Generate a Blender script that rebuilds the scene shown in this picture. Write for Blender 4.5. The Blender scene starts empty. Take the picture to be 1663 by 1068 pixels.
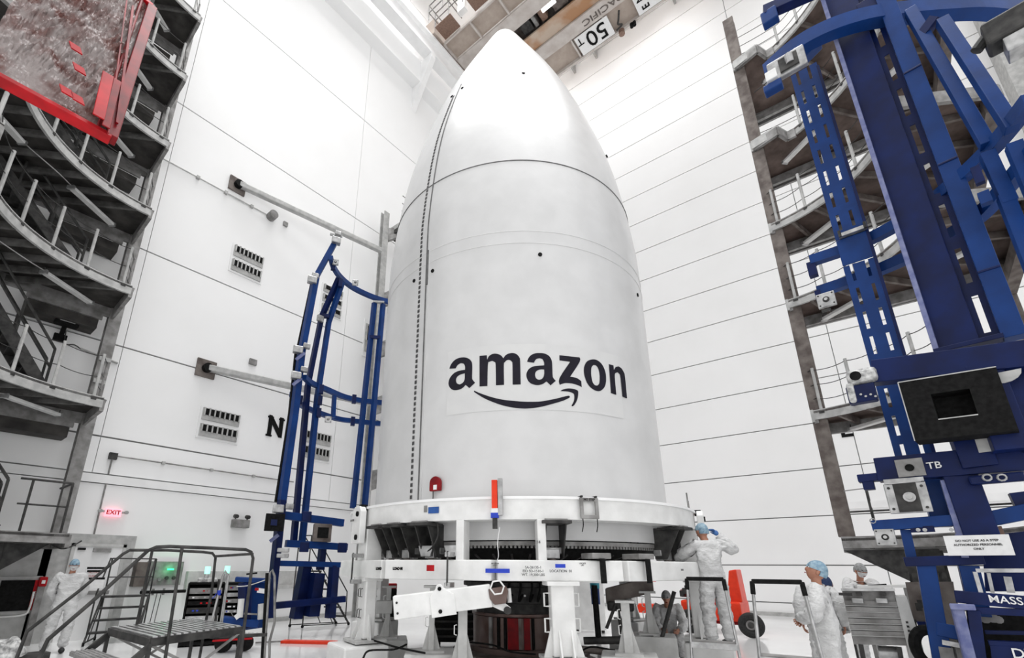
import bpy, bmesh, math, random
from mathutils import Vector, Matrix
from mathutils.geometry import tessellate_polygon
random.seed(7)
C = bpy.context.scene.collection
scene = bpy.context.scene
# ------------------------------------------------------------------ camera
EYE = 1.65
YAW, PITCH, ROLL, FPX, PPX, PPY = .703005, .313075, .006386, 778.755, 757.401, 667.798
_f = Vector((math.cos(YAW)*math.cos(PITCH), math.sin(YAW)*math.cos(PITCH), math.sin(PITCH)))
_r = Vector((math.sin(YAW), -math.cos(YAW), 0)); _u = _r.cross(_f)
CR = math.cos(ROLL)*_r + math.sin(ROLL)*_u
CU = -math.sin(ROLL)*_r + math.cos(ROLL)*_u
cam_d = bpy.data.cameras.new('camera'); cam = bpy.data.objects.new('camera', cam_d); C.objects.link(cam)
cam_d.sensor_fit = 'HORIZONTAL'; cam_d.sensor_width = 36; cam_d.lens = FPX/1663*36
cam_d.shift_x = (831.5-PPX)/1663; cam_d.shift_y = (PPY-534)/1663
cam_d.clip_start = .05; cam_d.clip_end = 300
m3 = Matrix((CR, CU, -_f)).transposed()
cam.matrix_world = Matrix.Translation((0, 0, EYE)) @ m3.to_4x4()
scene.camera = cam
# ------------------------------------------------------------------ world, lights, exposure
w = bpy.data.worlds.new('world'); scene.world = w; w.use_nodes = True
w.node_tree.nodes['Background'].inputs[0].default_value = (1, 1, 1, 1)
w.node_tree.nodes['Background'].inputs[1].default_value = 1.2
scene.view_settings.view_transform = 'Standard'; scene.view_settings.look = 'None'
scene.view_settings.exposure = 0.0; scene.view_settings.gamma = 1
scene.view_settings.use_curve_mapping = False
def area(name, loc, size, power):
    l = bpy.data.lights.new(name, 'AREA'); l.shape = 'RECTANGLE'; l.size = size[0]; l.size_y = size[1]; l.energy = power; l.spread = math.radians(84)
    o = bpy.data.objects.new(name, l); C.objects.link(o); o.location = loc
    return o
for i, (x, y) in enumerate(((4, -4), (4, 4), (4, 11.5), (12, -4), (11.5, 11.5), (18.5, -5), (18.9, 5), (18.5, 11.5))):
    area('bay_light', (x, y, 34.6), (5.5, 5.5), 480)
# ------------------------------------------------------------------ pixel rays
def ray(px, py):
    return CR*((px-PPX)/FPX) - CU*((py-PPY)/FPX) + _f
def hit(px, py, ax, val):
    d = ray(px, py); o = Vector((0, 0, EYE)); return o + d*((val-o[ax])/d[ax])
def pd(px, py, D):
    d = ray(px, py); return Vector((0, 0, EYE)) + d*(D/math.hypot(d.x, d.y))
def az(px, py):
    d = ray(px, py); return math.atan2(d.y, d.x)
def pol(deg, D, z=0): return Vector((D*math.cos(math.radians(deg)), D*math.sin(math.radians(deg)), z))
# ------------------------------------------------------------------ materials
MATS = {}
def mat(name, col, rough=.5, metal=0., col2=None, scale=6., bump=0., bscale=30., detail=6., lo=.35, hi=.65, emit=0., trans=0., alpha=1., coat=0., stretch=None):
    if name in MATS: return MATS[name]
    m = bpy.data.materials.new(name); m.use_nodes = True; nt = m.node_tree; b = nt.nodes['Principled BSDF']
    b.inputs['Base Color'].default_value = (*col, 1); b.inputs['Roughness'].default_value = rough
    b.inputs['Metallic'].default_value = metal
    if max(col) < .12 or 'blue_enamel' in name or 'red' in name or 'ink' in name: b.inputs['Specular IOR Level'].default_value = .2
    if coat: b.inputs['Coat Weight'].default_value = coat; b.inputs['Coat Roughness'].default_value = .15
    if trans: b.inputs['Transmission Weight'].default_value = trans
    if alpha < 1: b.inputs['Alpha'].default_value = alpha
    if emit: b.inputs['Emission Color'].default_value = (*col, 1); b.inputs['Emission Strength'].default_value = emit
    tc = nt.nodes.new('ShaderNodeTexCoord'); mp = nt.nodes.new('ShaderNodeMapping')
    if stretch: mp.inputs['Scale'].default_value = stretch
    nt.links.new(tc.outputs['Object'], mp.inputs['Vector'])
    if col2:
        n = nt.nodes.new('ShaderNodeTexNoise'); n.inputs['Scale'].default_value = scale; n.inputs['Detail'].default_value = detail
        r = nt.nodes.new('ShaderNodeMapRange'); r.inputs[1].default_value = lo; r.inputs[2].default_value = hi
        mx = nt.nodes.new('ShaderNodeMix'); mx.data_type = 'RGBA'
        mx.inputs[6].default_value = (*col, 1); mx.inputs[7].default_value = (*col2, 1)
        nt.links.new(mp.outputs[0], n.inputs['Vector']); nt.links.new(n.outputs['Fac'], r.inputs[0])
        nt.links.new(r.outputs[0], mx.inputs[0]); nt.links.new(mx.outputs[2], b.inputs['Base Color'])
    if bump:
        n2 = nt.nodes.new('ShaderNodeTexNoise'); n2.inputs['Scale'].default_value = bscale; n2.inputs['Detail'].default_value = 4
        bp = nt.nodes.new('ShaderNodeBump'); bp.inputs['Strength'].default_value = bump; bp.inputs['Distance'].default_value = .02
        nt.links.new(mp.outputs[0], n2.inputs['Vector']); nt.links.new(n2.outputs['Fac'], bp.inputs['Height'])
        nt.links.new(bp.outputs[0], b.inputs['Normal'])
    MATS[name] = m; return m
M_wall = mat('white_wall_paint', (.915, .915, .915), .55, col2=(.875, .875, .872), scale=.35, bump=.05, bscale=3, lo=.4, hi=.7)
M_gap = mat('joint_grey', (.24, .24, .24), .8)  # plain dark grey seen in the panel joints
M_trim = mat('white_trim_paint', (.9, .9, .9), .4, col2=(.84, .84, .84), scale=2)
M_floor = mat('glossy_epoxy_floor', (.88, .88, .88), .13, col2=(.78, .78, .78), scale=.5, bump=.03, bscale=1.5, coat=.3)
M_fair = mat('white_fairing_paint', (.615, .615, .615), .40, col2=(.57, .57, .57), scale=2.2, bump=.10, bscale=5, coat=.25)
M_fair2 = mat('brighter_white_patch', (.625, .625, .62), .40, col2=(.59, .59, .59), scale=3)
M_faint = mat('faint_grey_line', (.55, .55, .55), .5, col2=(.62, .62, .62), scale=3)
M_dline = mat('dark_grey_line', (.10, .10, .10), .5, col2=(.15, .15, .15), scale=9)
M_logo = mat('blue_black_ink', (.006, .005, .011), .5, col2=(.010, .008, .018), scale=8)
M_black = mat('black_matte', (.005, .005, .005), .7, col2=(.012, .012, .012), scale=20); M_black.node_tree.nodes['Principled BSDF'].inputs['Specular IOR Level'].default_value = .1
M_dark = mat('dark_grey_steel', (.028, .028, .028), .55, .2, col2=(.07, .068, .066), scale=7)
M_steel = mat('mottled_grey_steel', (.17, .165, .16), .6, .25, col2=(.33, .325, .32), scale=5, bump=.1)
M_steelb = mat('brown_grey_steel', (.10, .082, .075), .6, .2, col2=(.21, .185, .17), scale=4, bump=.1)
M_light = mat('pale_painted_steel', (.50, .50, .49), .5, .1, col2=(.36, .36, .355), scale=6, bump=.06)
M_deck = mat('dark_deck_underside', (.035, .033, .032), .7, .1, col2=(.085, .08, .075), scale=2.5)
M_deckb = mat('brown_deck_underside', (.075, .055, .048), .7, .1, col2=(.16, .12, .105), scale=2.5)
M_white = mat('white_enamel_steel', (.82, .82, .81), .35, col2=(.70, .70, .69), scale=4, bump=.05)
M_white2 = mat('light_grey_enamel_steel', (.58, .58, .57), .4, col2=(.45, .45, .44), scale=5, bump=.05)
M_blue = mat('blue_enamel_steel', (.006, .042, .19), .42, .0, col2=(.005, .030, .135), scale=2.5, bump=.05)
M_navy = mat('navy_enamel_steel', (.003, .013, .085), .42, .0, col2=(.003, .008, .05), scale=3)
M_jst = mat('dark_joist_steel', (.075, .073, .07), .6, .1, col2=(.15, .147, .143), scale=5)
M_lav = mat('lit_edge_lavender', (.20, .22, .38), .5, .1, col2=(.10, .12, .28), scale=9)  # lavender paints light onto blue edges; also colours bands and posts
M_chrome = mat('bright_aluminium', (.50, .50, .50), .32, .7, col2=(.30, .30, .30), scale=9)
M_plastic = mat('crumpled_clear_film', (.66, .66, .65), .25, 0, col2=(.22, .22, .22), scale=14, bump=.8, bscale=18)
M_tan = mat('tan_crane_paint', (.44, .37, .32), .6, col2=(.34, .275, .23), scale=3, lo=.3, hi=.8)
M_tan2 = mat('light_tan_crane_paint', (.56, .52, .49), .6, col2=(.45, .40, .37), scale=2)
M_rust = mat('rusty_orange_brown_paint', (.38, .20, .10), .6, col2=(.50, .40, .32), scale=.7, lo=.42, hi=.6)
M_brown = mat('brown_grating', (.16, .095, .07), .6, col2=(.24, .15, .11), scale=12)
M_red = mat('bright_red_enamel', (.50, .006, .012), .4, col2=(.32, .005, .009), scale=6)
M_dred = mat('deep_red_enamel', (.13, .003, .006), .4, col2=(.26, .004, .008), scale=5)
M_orange = mat('orange_red_enamel', (.80, .055, .02), .35, col2=(.68, .04, .015), scale=6)
M_tape = mat('blue_tape', (.006, .035, .42), .5, col2=(.008, .045, .5), scale=20)
M_sblue = mat('blue_placard', (.012, .09, .34), .5, col2=(.01, .07, .28), scale=20)
M_paper = mat('white_paper', (.80, .80, .80), .7, col2=(.74, .74, .74), scale=20)
M_copper = mat('reddish_grey_cylinder_wall', (.10, .062, .052), .35, .5, col2=(.17, .13, .12), scale=3)
M_rubber = mat('black_rubber', (.02, .02, .02), .7, col2=(.035, .035, .035), scale=30)
M_suit = mat('white_coverall_cloth', (.66, .66, .66), .7, col2=(.52, .52, .52), scale=7, bump=1., bscale=22, stretch=(1, 1, 1.7))
M_skin = mat('skin', (.42, .20, .13), .5, col2=(.36, .16, .10), scale=20)
M_net = mat('pale_blue_hairnet', (.30, .42, .50), .6, col2=(.13, .24, .34), scale=25, bump=.5, bscale=60)
M_mask = mat('white_face_mask', (.62, .62, .62), .7, col2=(.5, .5, .5), scale=30)
M_hair = mat('dark_hair', (.03, .022, .02), .7, col2=(.06, .04, .035), scale=40)
M_gloveb = mat('blue_glove', (.05, .16, .42), .5, col2=(.04, .12, .34), scale=20)
M_tube = mat('lamp_tube_casing', (.72, .72, .71), .4, col2=(.6, .6, .59), scale=8)
M_green = mat('green_glow', (.05, .9, .35), .5, emit=1.6, col2=None)
M_pink = mat('lit_pink_sign', (1., .42, .5), .5, emit=.9)
M_lamp = mat('lit_lamp_face', (1, 1, 1), .5, emit=2.5)
# ------------------------------------------------------------------ mesh helpers
ORG = {}
class MB:
    def __init__(s): s.v = []; s.f = []
    def add(s, vs, fs):
        b = len(s.v); s.v += [tuple(v) for v in vs]; s.f += [tuple(b+i for i in f) for f in fs]; return s
    def hexa(s, p):     # 8 points: bottom 4, top 4
        return s.add(p, [(3, 2, 1, 0), (4, 5, 6, 7), (0, 1, 5, 4), (1, 2, 6, 5), (2, 3, 7, 6), (3, 0, 4, 7)])
    def box(s, x0, x1, y0, y1, z0, z1):
        return s.hexa([(x0, y0, z0), (x1, y0, z0), (x1, y1, z0), (x0, y1, z0), (x0, y0, z1), (x1, y0, z1), (x1, y1, z1), (x0, y1, z1)])
    def obox(s, c, ex, ey, ez):     # centre and three half-axis vectors
        c, ex, ey, ez = Vector(c), Vector(ex), Vector(ey), Vector(ez)
        return s.hexa([c-ex-ey-ez, c+ex-ey-ez, c+ex+ey-ez, c-ex+ey-ez, c-ex-ey+ez, c+ex-ey+ez, c+ex+ey+ez, c-ex+ey+ez])
    def bar(s, a, b, wd, h=None, up=(0, 0, 1)):   # rectangular bar between two points
        a, b = Vector(a), Vector(b); h = h or wd; d = b-a
        if d.length < 1e-6: return s
        d.normalize(); up = Vector(up)
        if abs(d.dot(up)) > .98: up = Vector((1, 0, 0)) if abs(d.x) < .9 else Vector((0, 1, 0))
        sd = d.cross(up).normalized(); u2 = sd.cross(d)
        return s.obox((a+b)/2, (b-a)/2, sd*wd/2, u2*h/2)
    def tube(s, pts, r, n=8, closed=False):
        pts = [Vector(p) for p in pts]; N = len(pts); rings = []; prev = None
        for i, p in enumerate(pts):
            if closed: t = pts[(i+1) % N]-pts[i-1]
            else: t = pts[min(i+1, N-1)]-pts[max(i-1, 0)]
            t.normalize()
            if prev is None:
                a = Vector((0, 0, 1)) if abs(t.z) < .9 else Vector((1, 0, 0)); prev = t.cross(a).normalized()
            prev = (prev - t*prev.dot(t)).normalized(); q = t.cross(prev)
            rr = r[i] if isinstance(r, (list, tuple)) else r
            rings.append([p+(prev*math.cos(2*math.pi*k/n)+q*math.sin(2*math.pi*k/n))*rr for k in range(n)])
        b = len(s.v)
        for rg in rings: s.v += [tuple(v) for v in rg]
        L = N if closed else N-1
        for i in range(L):
            j = (i+1) % N
            for k in range(n): s.f.append((b+i*n+k, b+i*n+(k+1) % n, b+j*n+(k+1) % n, b+j*n+k))
        if not closed:
            s.f.append(tuple(b+k for k in range(n))[::-1]); s.f.append(tuple(b+(N-1)*n+k for k in range(n)))
        return s
    def cyl(s, a, b, r, n=16, r2=None): return s.tube([a, b], [r, r if r2 is None else r2], n)
    def prism(s, pts, off):      # polygon extruded by vector
        off = Vector(off); pts = [Vector(p) for p in pts]; n = len(pts)
        s.add([*pts, *[p+off for p in pts]], [tuple(range(n))[::-1], tuple(range(n, 2*n))]+[(i, (i+1) % n, n+(i+1) % n, n+i) for i in range(n)])
        return s
    def lathe(s, c, prof, n=64, a0=0, a1=360, cap=False):
        full = abs(a1-a0) >= 360; m = n if full else n+1; b = len(s.v); k = len(prof)
        for i in range(m):
            a = math.radians(a0+(a1-a0)*i/n)
            for r, z in prof: s.v.append((c[0]+r*math.cos(a), c[1]+r*math.sin(a), c[2]+z))
        for i in range(n):
            j = (i+1) % m
            for q in range(k-1): s.f.append((b+i*k+q, b+j*k+q, b+j*k+q+1, b+i*k+q+1))
        return s
    def arc(s, c, r0, r1, z0, z1, a0, a1, n=24):   # closed ring / sector with rectangular section
        full = abs(a1-a0) >= 360; s.lathe((c[0], c[1], 0), [(r0, z0), (r1, z0), (r1, z1), (r0, z1), (r0, z0)], n, a0, a1)
        if not full:
            for a in (a0, a1):
                a = math.radians(a); s.add([(c[0]+r*math.cos(a), c[1]+r*math.sin(a), z) for r, z in ((r0, z0), (r1, z0), (r1, z1), (r0, z1))], [(0, 1, 2, 3)])
        return s
    def build(s, name, m, parent=None, smooth=False, bevel=0, weld=True):
        org = ORG.get(parent.name, Vector()) if parent else Vector()
        me = bpy.data.meshes.new(name); me.from_pydata([tuple(Vector(v)-org) for v in s.v], [], s.f)
        if isinstance(m, (list, tuple)):
            for q in m: me.materials.append(q)
        else: me.materials.append(m)
        bm = bmesh.new(); bm.from_mesh(me)
        if weld: bmesh.ops.remove_doubles(bm, verts=bm.verts, dist=1e-5)
        bmesh.ops.recalc_face_normals(bm, faces=bm.faces)
        if smooth:
            for f in bm.faces: f.smooth = True
            for e in bm.edges:
                if len(e.link_faces) == 2 and e.calc_face_angle(0) > .7: e.smooth = False
        bm.to_mesh(me); bm.free()
        o = bpy.data.objects.new(name, me); C.objects.link(o)
        if parent: o.parent = parent; ORG[o.name] = org
        else: ORG[o.name] = Vector()
        if bevel:
            md = o.modifiers.new('bevel', 'BEVEL'); md.width = bevel; md.segments = 2; md.limit_method = 'ANGLE'
        return o
def tag(o, label=None, cat=None, group=None, kind=None):
    if label: o['label'] = label
    if cat: o['category'] = cat
    if group: o['group'] = group
    if kind: o['kind'] = kind
    return o
def thing(name, loc, label, cat, group=None):
    o = bpy.data.objects.new(name, None); C.objects.link(o); o.location = loc; o.empty_display_size = .1
    ORG[o.name] = Vector(loc); return tag(o, label, cat, group)
def copy_tree(src, dloc, parent=None):
    c = src.copy(); C.objects.link(c)
    if parent is None: c.location = src.location+Vector(dloc); ORG[c.name] = c.location.copy()
    else: c.parent = parent; ORG[c.name] = ORG[parent.name].copy()
    for ch in list(src.children): copy_tree(ch, dloc, c)
    return c
def catmull(pts, n=6, closed=False):
    pts = [Vector(p) for p in pts]; out = []; N = len(pts)
    rng = range(N) if closed else range(N-1)
    for i in rng:
        p0 = pts[i-1] if (i > 0 or closed) else pts[0]; p1 = pts[i]; p2 = pts[(i+1) % N]
        p3 = pts[(i+2) % N] if (closed or i+2 < N) else pts[-1]
        for k in range(n):
            t = k/n; out.append(.5*((2*p1)+(p2-p0)*t+(2*p0-5*p1+4*p2-p3)*t*t+(3*p1-p0-3*p2+p3)*t**3))
    if not closed: out.append(pts[-1])
    return out
FONT = None
def text_mesh(name, body, size, origin, right, up, m, parent, depth=.004, bold=0., align='CENTER', squeeze=1.):
    cu = bpy.data.curves.new(name, 'FONT'); cu.body = body; cu.size = size; cu.extrude = depth; cu.offset = bold
    cu.align_x = align; cu.align_y = 'CENTER'; cu.resolution_u = 3; cu.materials.append(m)
    t = bpy.data.objects.new(name+'_tmp', cu); C.objects.link(t)
    dg = bpy.context.evaluated_depsgraph_get(); dg.update(); me = bpy.data.meshes.new_from_object(t.evaluated_get(dg))
    bpy.data.objects.remove(t)
    right = Vector(right).normalized(); up = Vector(up).normalized(); nn = right.cross(up)
    org = ORG[parent.name] if parent else Vector()
    for v in me.vertices: v.co = Vector(origin)-org+right*v.co.x*squeeze+up*v.co.y+nn*v.co.z
    me.materials.clear(); me.materials.append(m)
    o = bpy.data.objects.new(name, me); C.objects.link(o)
    if parent: o.parent = parent; ORG[o.name] = org
    return o
Z = Vector((0, 0, 1))
# ================================================================== SETTING
MB().box(-14, 22.4, -16, 15.4, -.3, 0).build('floor', M_floor)['kind'] = 'structure'
ce = MB().box(-14, 22.4, -16, 15.4, 36, 36.3).build('ceiling', M_wall); ce['kind'] = 'structure'
for i, x in enumerate((4, 12, 18.7)):
    for y in (-4, 4, 11.5):
        if (x, y) == (12, 4): continue
        f = MB().box(x-1.8, x+1.8, y-1.8, y+1.8, 35.2, 36).build('lamp_housing', M_light, ce)
# left wall: backing, panels with recessed joints
wl = MB().box(-14, 22.4, 15.06, 15.4, 0, 36).build('wall_left', M_gap); wl['kind'] = 'structure'
zs = [3.85, 4.81, 7.35, 10.46, 16.15, 21.74, 27.3, 32.9, 36]; xs = [-14, -10.9, -3.95, 3.065, 10.08, 17.1, 22]
G = .038
for i in range(len(xs)-1):
    for j in range(len(zs)-1):
        MB().box(xs[i]+.008, xs[i+1]-.008, 15.0, 15.08, zs[j]+G*.6, zs[j+1]-G*.6).build('wall_panel', M_wall, wl)
lw = MB().box(-14, 22, 14.97, 15.08, 0, 3.6).build('wall_panel', M_wall, wl)
MB().box(-14, 22, 14.93, 15.08, 3.62, 3.83).build('trim_1', M_trim)['kind'] = 'structure'
MB().box(-14, 22, 14.92, 15.0, 0, .12).build('baseboard_left', M_light)['kind'] = 'structure'
wr = MB().box(22.06, 22.4, -16, 15.4, 0, 36).build('wall_right', M_gap); wr['kind'] = 'structure'
zr = [0, .46, 1.78]+[3.5+1.73*k for k in range(19)]; zr[-1] = 36
for j in range(len(zr)-1):
    ysp = [-16, .13, 15] if zr[j] < 19 else [-16, 1.02, 15]
    for i in range(2):
        MB().box(22.0, 22.08, ysp[i]+.012, ysp[i+1]-.012, zr[j]+.02, zr[j+1]-.02).build('wall_panel', M_wall, wr)
MB().box(21.93, 22.0, -16, .9, 3.68, 3.92).build('trim_2', M_trim)['kind'] = 'structure'
MB().box(21.9, 22.0, -16, 15, 0, .13).build('baseboard_right', M_light)['kind'] = 'structure'
MB().box(21.2, 22.0, -7.3, -6.35, 0, 36).build('wall_pilaster', M_light)['kind'] = 'structure'
# ================================================================== FAIRING
FX, FY = 7.83, 5.34
PROF = [(2.0, 2.70), (5, 2.70), (7.3, 2.70), (8, 2.665), (8.5, 2.615), (9, 2.555), (9.5, 2.48), (10, 2.385), (10.5, 2.265), (11, 2.125), (11.5, 1.975),
        (12, 1.81), (12.5, 1.635), (13, 1.445), (13.5, 1.23), (14, 1.0), (14.5, .765), (14.9, .58), (15.2, .44), (15.42, .32), (15.56, .2), (15.63, .09), (15.65, 0)]
_pr = catmull([(r, z, 0) for z, r in PROF], 4)
def frad(z):
    for i in range(len(_pr)-1):
        if _pr[i].y <= z <= _pr[i+1].y:
            t = (z-_pr[i].y)/max(1e-9, _pr[i+1].y-_pr[i].y); return _pr[i].x*(1-t)+_pr[i+1].x*t
    return 0 if z > 15 else 2.7
def fhit(px, py):
    d = ray(px, py); o = Vector((0, 0, EYE)); t = 3.
    while t < 30:
        p = o+d*t
        if math.hypot(p.x-FX, p.y-FY) <= frad(p.z) and 1.9 < p.z < 15.66: return p
        t += .005
    return None
def fpt(a, z, off=0.):
    r = frad(z)+off; a = math.radians(a); return Vector((FX+r*math.cos(a), FY+r*math.sin(a), z))
fair = thing('rocket_fairing', (FX, FY, 2.0), 'tall white ogive rocket fairing with dark lettering on its side', 'fairing')
MB().lathe((FX, FY, 0), [(max(0, p.x), p.y) for p in _pr], 144).build('shell', M_fair, fair, smooth=True)
for zz, t, mm in ((8.62, .013, M_dline), (7.02, .008, M_faint), (6.78, .008, M_faint)):
    r = frad(zz); MB().tube([(FX+r*math.cos(a*math.pi/60), FY+r*math.sin(a*math.pi/60), zz) for a in range(120)], t, 6, True).build('ring_joint', mm, fair, smooth=True)
SA, SB = 177.6, -179.0
MB().tube([fpt(SB, 2.3+.15*k, .004) for k in range(58)]+[fpt(SB, z, .003) for z in (11.4, 12)], .013, 6).build('seam_line', M_dline, fair, smooth=True)
MB().tube([fpt(SB+1.2, 2.3+.15*k, .004) for k in range(34)], .007, 6).build('seam_line', M_faint, fair)
rl = MB()
for k in range(100):
    z = 2.35+.095*k
    if z > 11.6: break
    p = fpt(SA, z, .004); q = fpt(SA, z+.055, .004)
    for s_ in (-1, 1): rl.bar(p+Vector((.5, -.86, 0))*0+Vector((math.sin(math.radians(SA)), -math.cos(math.radians(SA)), 0))*.026*s_*0, q, .045 if s_ > 0 else .04, .012, up=Vector((math.cos(math.radians(SA)), math.sin(math.radians(SA)), 0)))
tag(rl.build('rivet_row', M_dline, fair), kind='stuff')
p_ = [fpt(SB-2.6, z, .003) for z in (6.2, 6.4, 6.6, 6.85)]
MB().tube([fpt(SB+.6, z, .006) for z in (6.35, 6.6, 6.85, 7.05)], .02, 6).build('seam_latch', M_dline, fair)
for px, py in ((877, 413.5), (850, 119), (734, 157), (751, 143), (673, 456), (703, 440), (1035, 479)):
    p = fhit(px, py)
    if p is None: continue
    nrm = Vector((p.x-FX, p.y-FY, max(0, (p.z-7.5))*.35)).normalized()
    MB().cyl(p-nrm*.01, p+nrm*.018, .034, 12).build('vent_port', M_black, fair)
for a, z in ((-82.0, 10.1),):
    p = fpt(a, z, 0); nrm = Vector((p.x-FX, p.y-FY, .8)).normalized(); MB().cyl(p-nrm*.01, p+nrm*.03, .035, 10).build('vent_port', M_black, fair)
# pale patch and lettering, wrapped on the cylinder
def cylz(px, py, r=2.7):
    d = ray(px, py); a = d.x**2+d.y**2; b = -2*(d.x*FX+d.y*FY); cc = FX*FX+FY*FY-r*r; D = b*b-4*a*cc
    s = (-b-math.sqrt(max(D, 0)))/2/a; p = Vector((0, 0, EYE))+d*s
    return Vector((math.atan2(p.y-FY, p.x-FX) % (2*math.pi)*r, p.z, 0))
def wrap(polys, name, m, parent, r):
    tri = tessellate_polygon(polys); vs = [v for pl in polys for v in pl]
    bm = bmesh.new(); bv = [bm.verts.new(v) for v in vs]
    for t in tri:
        try: bm.faces.new([bv[i] for i in t])
        except ValueError: pass
    x0 = min(v.x for v in vs); x1 = max(v.x for v in vs); x = x0+.05
    while x < x1:
        bmesh.ops.bisect_plane(bm, geom=bm.verts[:]+bm.edges[:]+bm.faces[:], plane_co=(x, 0, 0), plane_no=(1, 0, 0)); x += .05
    bmesh.ops.recalc_face_normals(bm, faces=bm.faces)
    org = ORG[parent.name]
    for v in bm.verts:
        a = v.co.x/2.7; v.co = Vector((FX+r*math.cos(a), FY+r*math.sin(a), v.co.y))-org
    for f in bm.faces:
        c = f.calc_center_median()
        if f.normal.x*(c.x+org.x-FX)+f.normal.y*(c.y+org.y-FY) < 0: f.normal_flip()
    me = bpy.data.meshes.new(name); bm.to_mesh(me); bm.free(); me.materials.append(m)
    o = bpy.data.objects.new(name, me); C.objects.link(o); o.parent = parent; ORG[o.name] = org; return o
aL, aR = cylz(727, 577).x, cylz(1013, 680).x
wrap([[Vector((aL, 3.86, 0)), Vector((aR, 3.86, 0)), Vector((aR, 4.93, 0)), Vector((aL, 4.93, 0))]], 'pale_patch', M_fair2, fair, 2.704)
def smoothpoly(pts):
    P = [Vector((a, b, 0)) for a, b in pts]; N = len(P); out = []
    def corner(i):
        a = (P[i]-P[i-1]).normalized(); b = (P[(i+1) % N]-P[i]).normalized(); return a.dot(b) < .72
    cs = [corner(i) for i in range(N)]
    for i in range(N):
        p1, p2 = P[i], P[(i+1) % N]; p0 = p1 if cs[i] else P[i-1]; p3 = p2 if cs[(i+1) % N] else P[(i+2) % N]
        for k in range(3):
            t = k/3; out.append(.5*((2*p1)+(p2-p0)*t+(2*p0-5*p1+4*p2-p3)*t*t+(3*p1-p0-3*p2+p3)*t**3))
    return out
GA = lambda u, v: (720+u/8.9, 560+v/8.9)
GB = lambda u, v: (870+u/8.9, 560+v/8.9)
LOGO = [('letter', GA, [[(90,345),(110,290),(150,235),(200,200),(260,183),(320,183),(370,200),(405,235),(420,285),(420,380),(418,480),(430,510),(460,548),(378,625),(325,578),(290,615),(250,640),(190,655),(140,650),(100,620),(78,570),(85,510),(110,460),(150,415),(200,385),(260,368),(315,360),(315,310),(300,275),(262,265),(225,280),(200,305),(182,340)],
   [(312,412),(260,425),(215,450),(190,485),(187,525),(205,560),(240,572),(280,550),(305,515),(312,470)]]),
 ('letter', GA, [[(525,160),(630,150),(635,215),(660,165),(705,135),(765,128),(830,150),(868,195),(900,150),(950,125),(1010,118),(1065,140),(1100,185),(1110,240),(1118,572),(1002,575),(1000,290),(990,245),(960,220),(920,222),(890,250),(875,290),(878,578),(762,583),(757,290),(745,250),(710,232),(670,245),(645,285),(638,595),(525,602)]]),
 ('letter', GB, [[(-125,245),(-110,200),(-70,150),(-5,122),(50,118),(110,122),(170,145),(210,185),(232,240),(238,320),(242,430),(250,475),(288,520),(212,585),(155,528),(110,560),(60,578),(0,580),(-65,560),(-110,520),(-133,460),(-130,400),(-95,345),(-35,312),(20,303),(120,297),(118,250),(95,205),(55,195),(10,205),(-15,235),(-25,258)],
   [(120,355),(60,357),(20,372),(-4,400),(-10,435),(0,475),(25,498),(60,503),(95,485),(115,450),(122,400)]]),
 ('letter', GB, [[(340,150),(630,182),(633,245),(495,460),(560,470),(610,490),(655,525),(662,610),(600,580),(520,558),(440,552),(390,560),(345,578),(342,478),(495,245),(342,225)]]),
 ('letter', GB, [[(820,210),(880,220),(940,265),(985,340),(1010,430),(1012,530),(990,610),(940,660),(890,668),(830,645),(770,595),(725,520),(698,430),(692,350),(710,280),(750,230)],
   [(835,290),(870,300),(900,345),(918,420),(920,500),(912,560),(885,588),(850,580),(820,540),(803,470),(797,390),(805,320)]]),
 ('letter', GB, [[(1052,278),(1120,297),(1125,362),(1150,320),(1190,310),(1235,340),(1270,400),(1285,460),(1315,768),(1300,770),(1250,745),(1222,470),(1205,420),(1175,395),(1145,410),(1138,460),(1160,720),(1140,717),(1083,697)]]),
 ('smile_arrow', GB, [[(-890,660),(-785,705),(-635,755),(-485,790),(-335,808),(-185,820),(-35,822),(65,818),(150,805),(300,775),(460,735),(490,745),(490,760),(400,805),(250,850),(100,890),(0,908),(-100,918),(-185,920),(-335,905),(-475,875),(-595,835),(-715,785),(-805,735),(-890,680)]]),
 ('arrow_head', GB, [[(352,668),(380,650),(440,632),(500,630),(560,640),(605,660),(612,690),(605,760),(585,820),(550,875),(520,888),(515,875),(545,820),(555,760),(550,710),(520,690),(460,675),(400,670)]])]
for nm, G_, loops in LOGO:
    wrap([[cylz(*G_(v.x, v.y)) for v in smoothpoly(l)] for l in loops], nm, M_logo, fair, 2.708)
# ================================================================== RING STAND
def rp(a, r, z=0): a = math.radians(a); return Vector((FX+r*math.cos(a), FY+r*math.sin(a), z))
def rdir(a): a = math.radians(a); return Vector((math.cos(a), math.sin(a), 0))
def tdir(a): a = math.radians(a); return Vector((-math.sin(a), math.cos(a), 0))
stand = thing('ring_stand', (FX, FY, 0), 'white steel ring stand with six legs carrying the fairing', 'stand')
MB().arc((FX, FY), 2.80, 3.10, 2.24, 2.50, 0, 360, 96).build('upper_ring', M_white, stand, smooth=True)
MB().arc((FX, FY), 2.78, 3.13, 2.50, 2.535, 0, 360, 96).build('ring_flange', M_trim, stand, smooth=True)
for k in range(12):
    a0, a1 = 224-15+30*k, 224+15+30*k; R0 = 3.13
    pa, pb = rp(a0, R0, 1.61), rp(a1, R0, 1.61); d = (pb-pa).normalized()
    MB().bar(pa+d*.012, pb-d*.012, .22, .25).build('lower_beam', M_white, stand, bevel=.015)
for a in (200.3, 220.0, 20, 40, 104, 344):
    m_ = MB().obox(rp(a, 3.0, 1.98), rdir(a)*.12, tdir(a)*.055, Z*.26); m_.build('upright', M_white, stand, bevel=.012)
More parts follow.
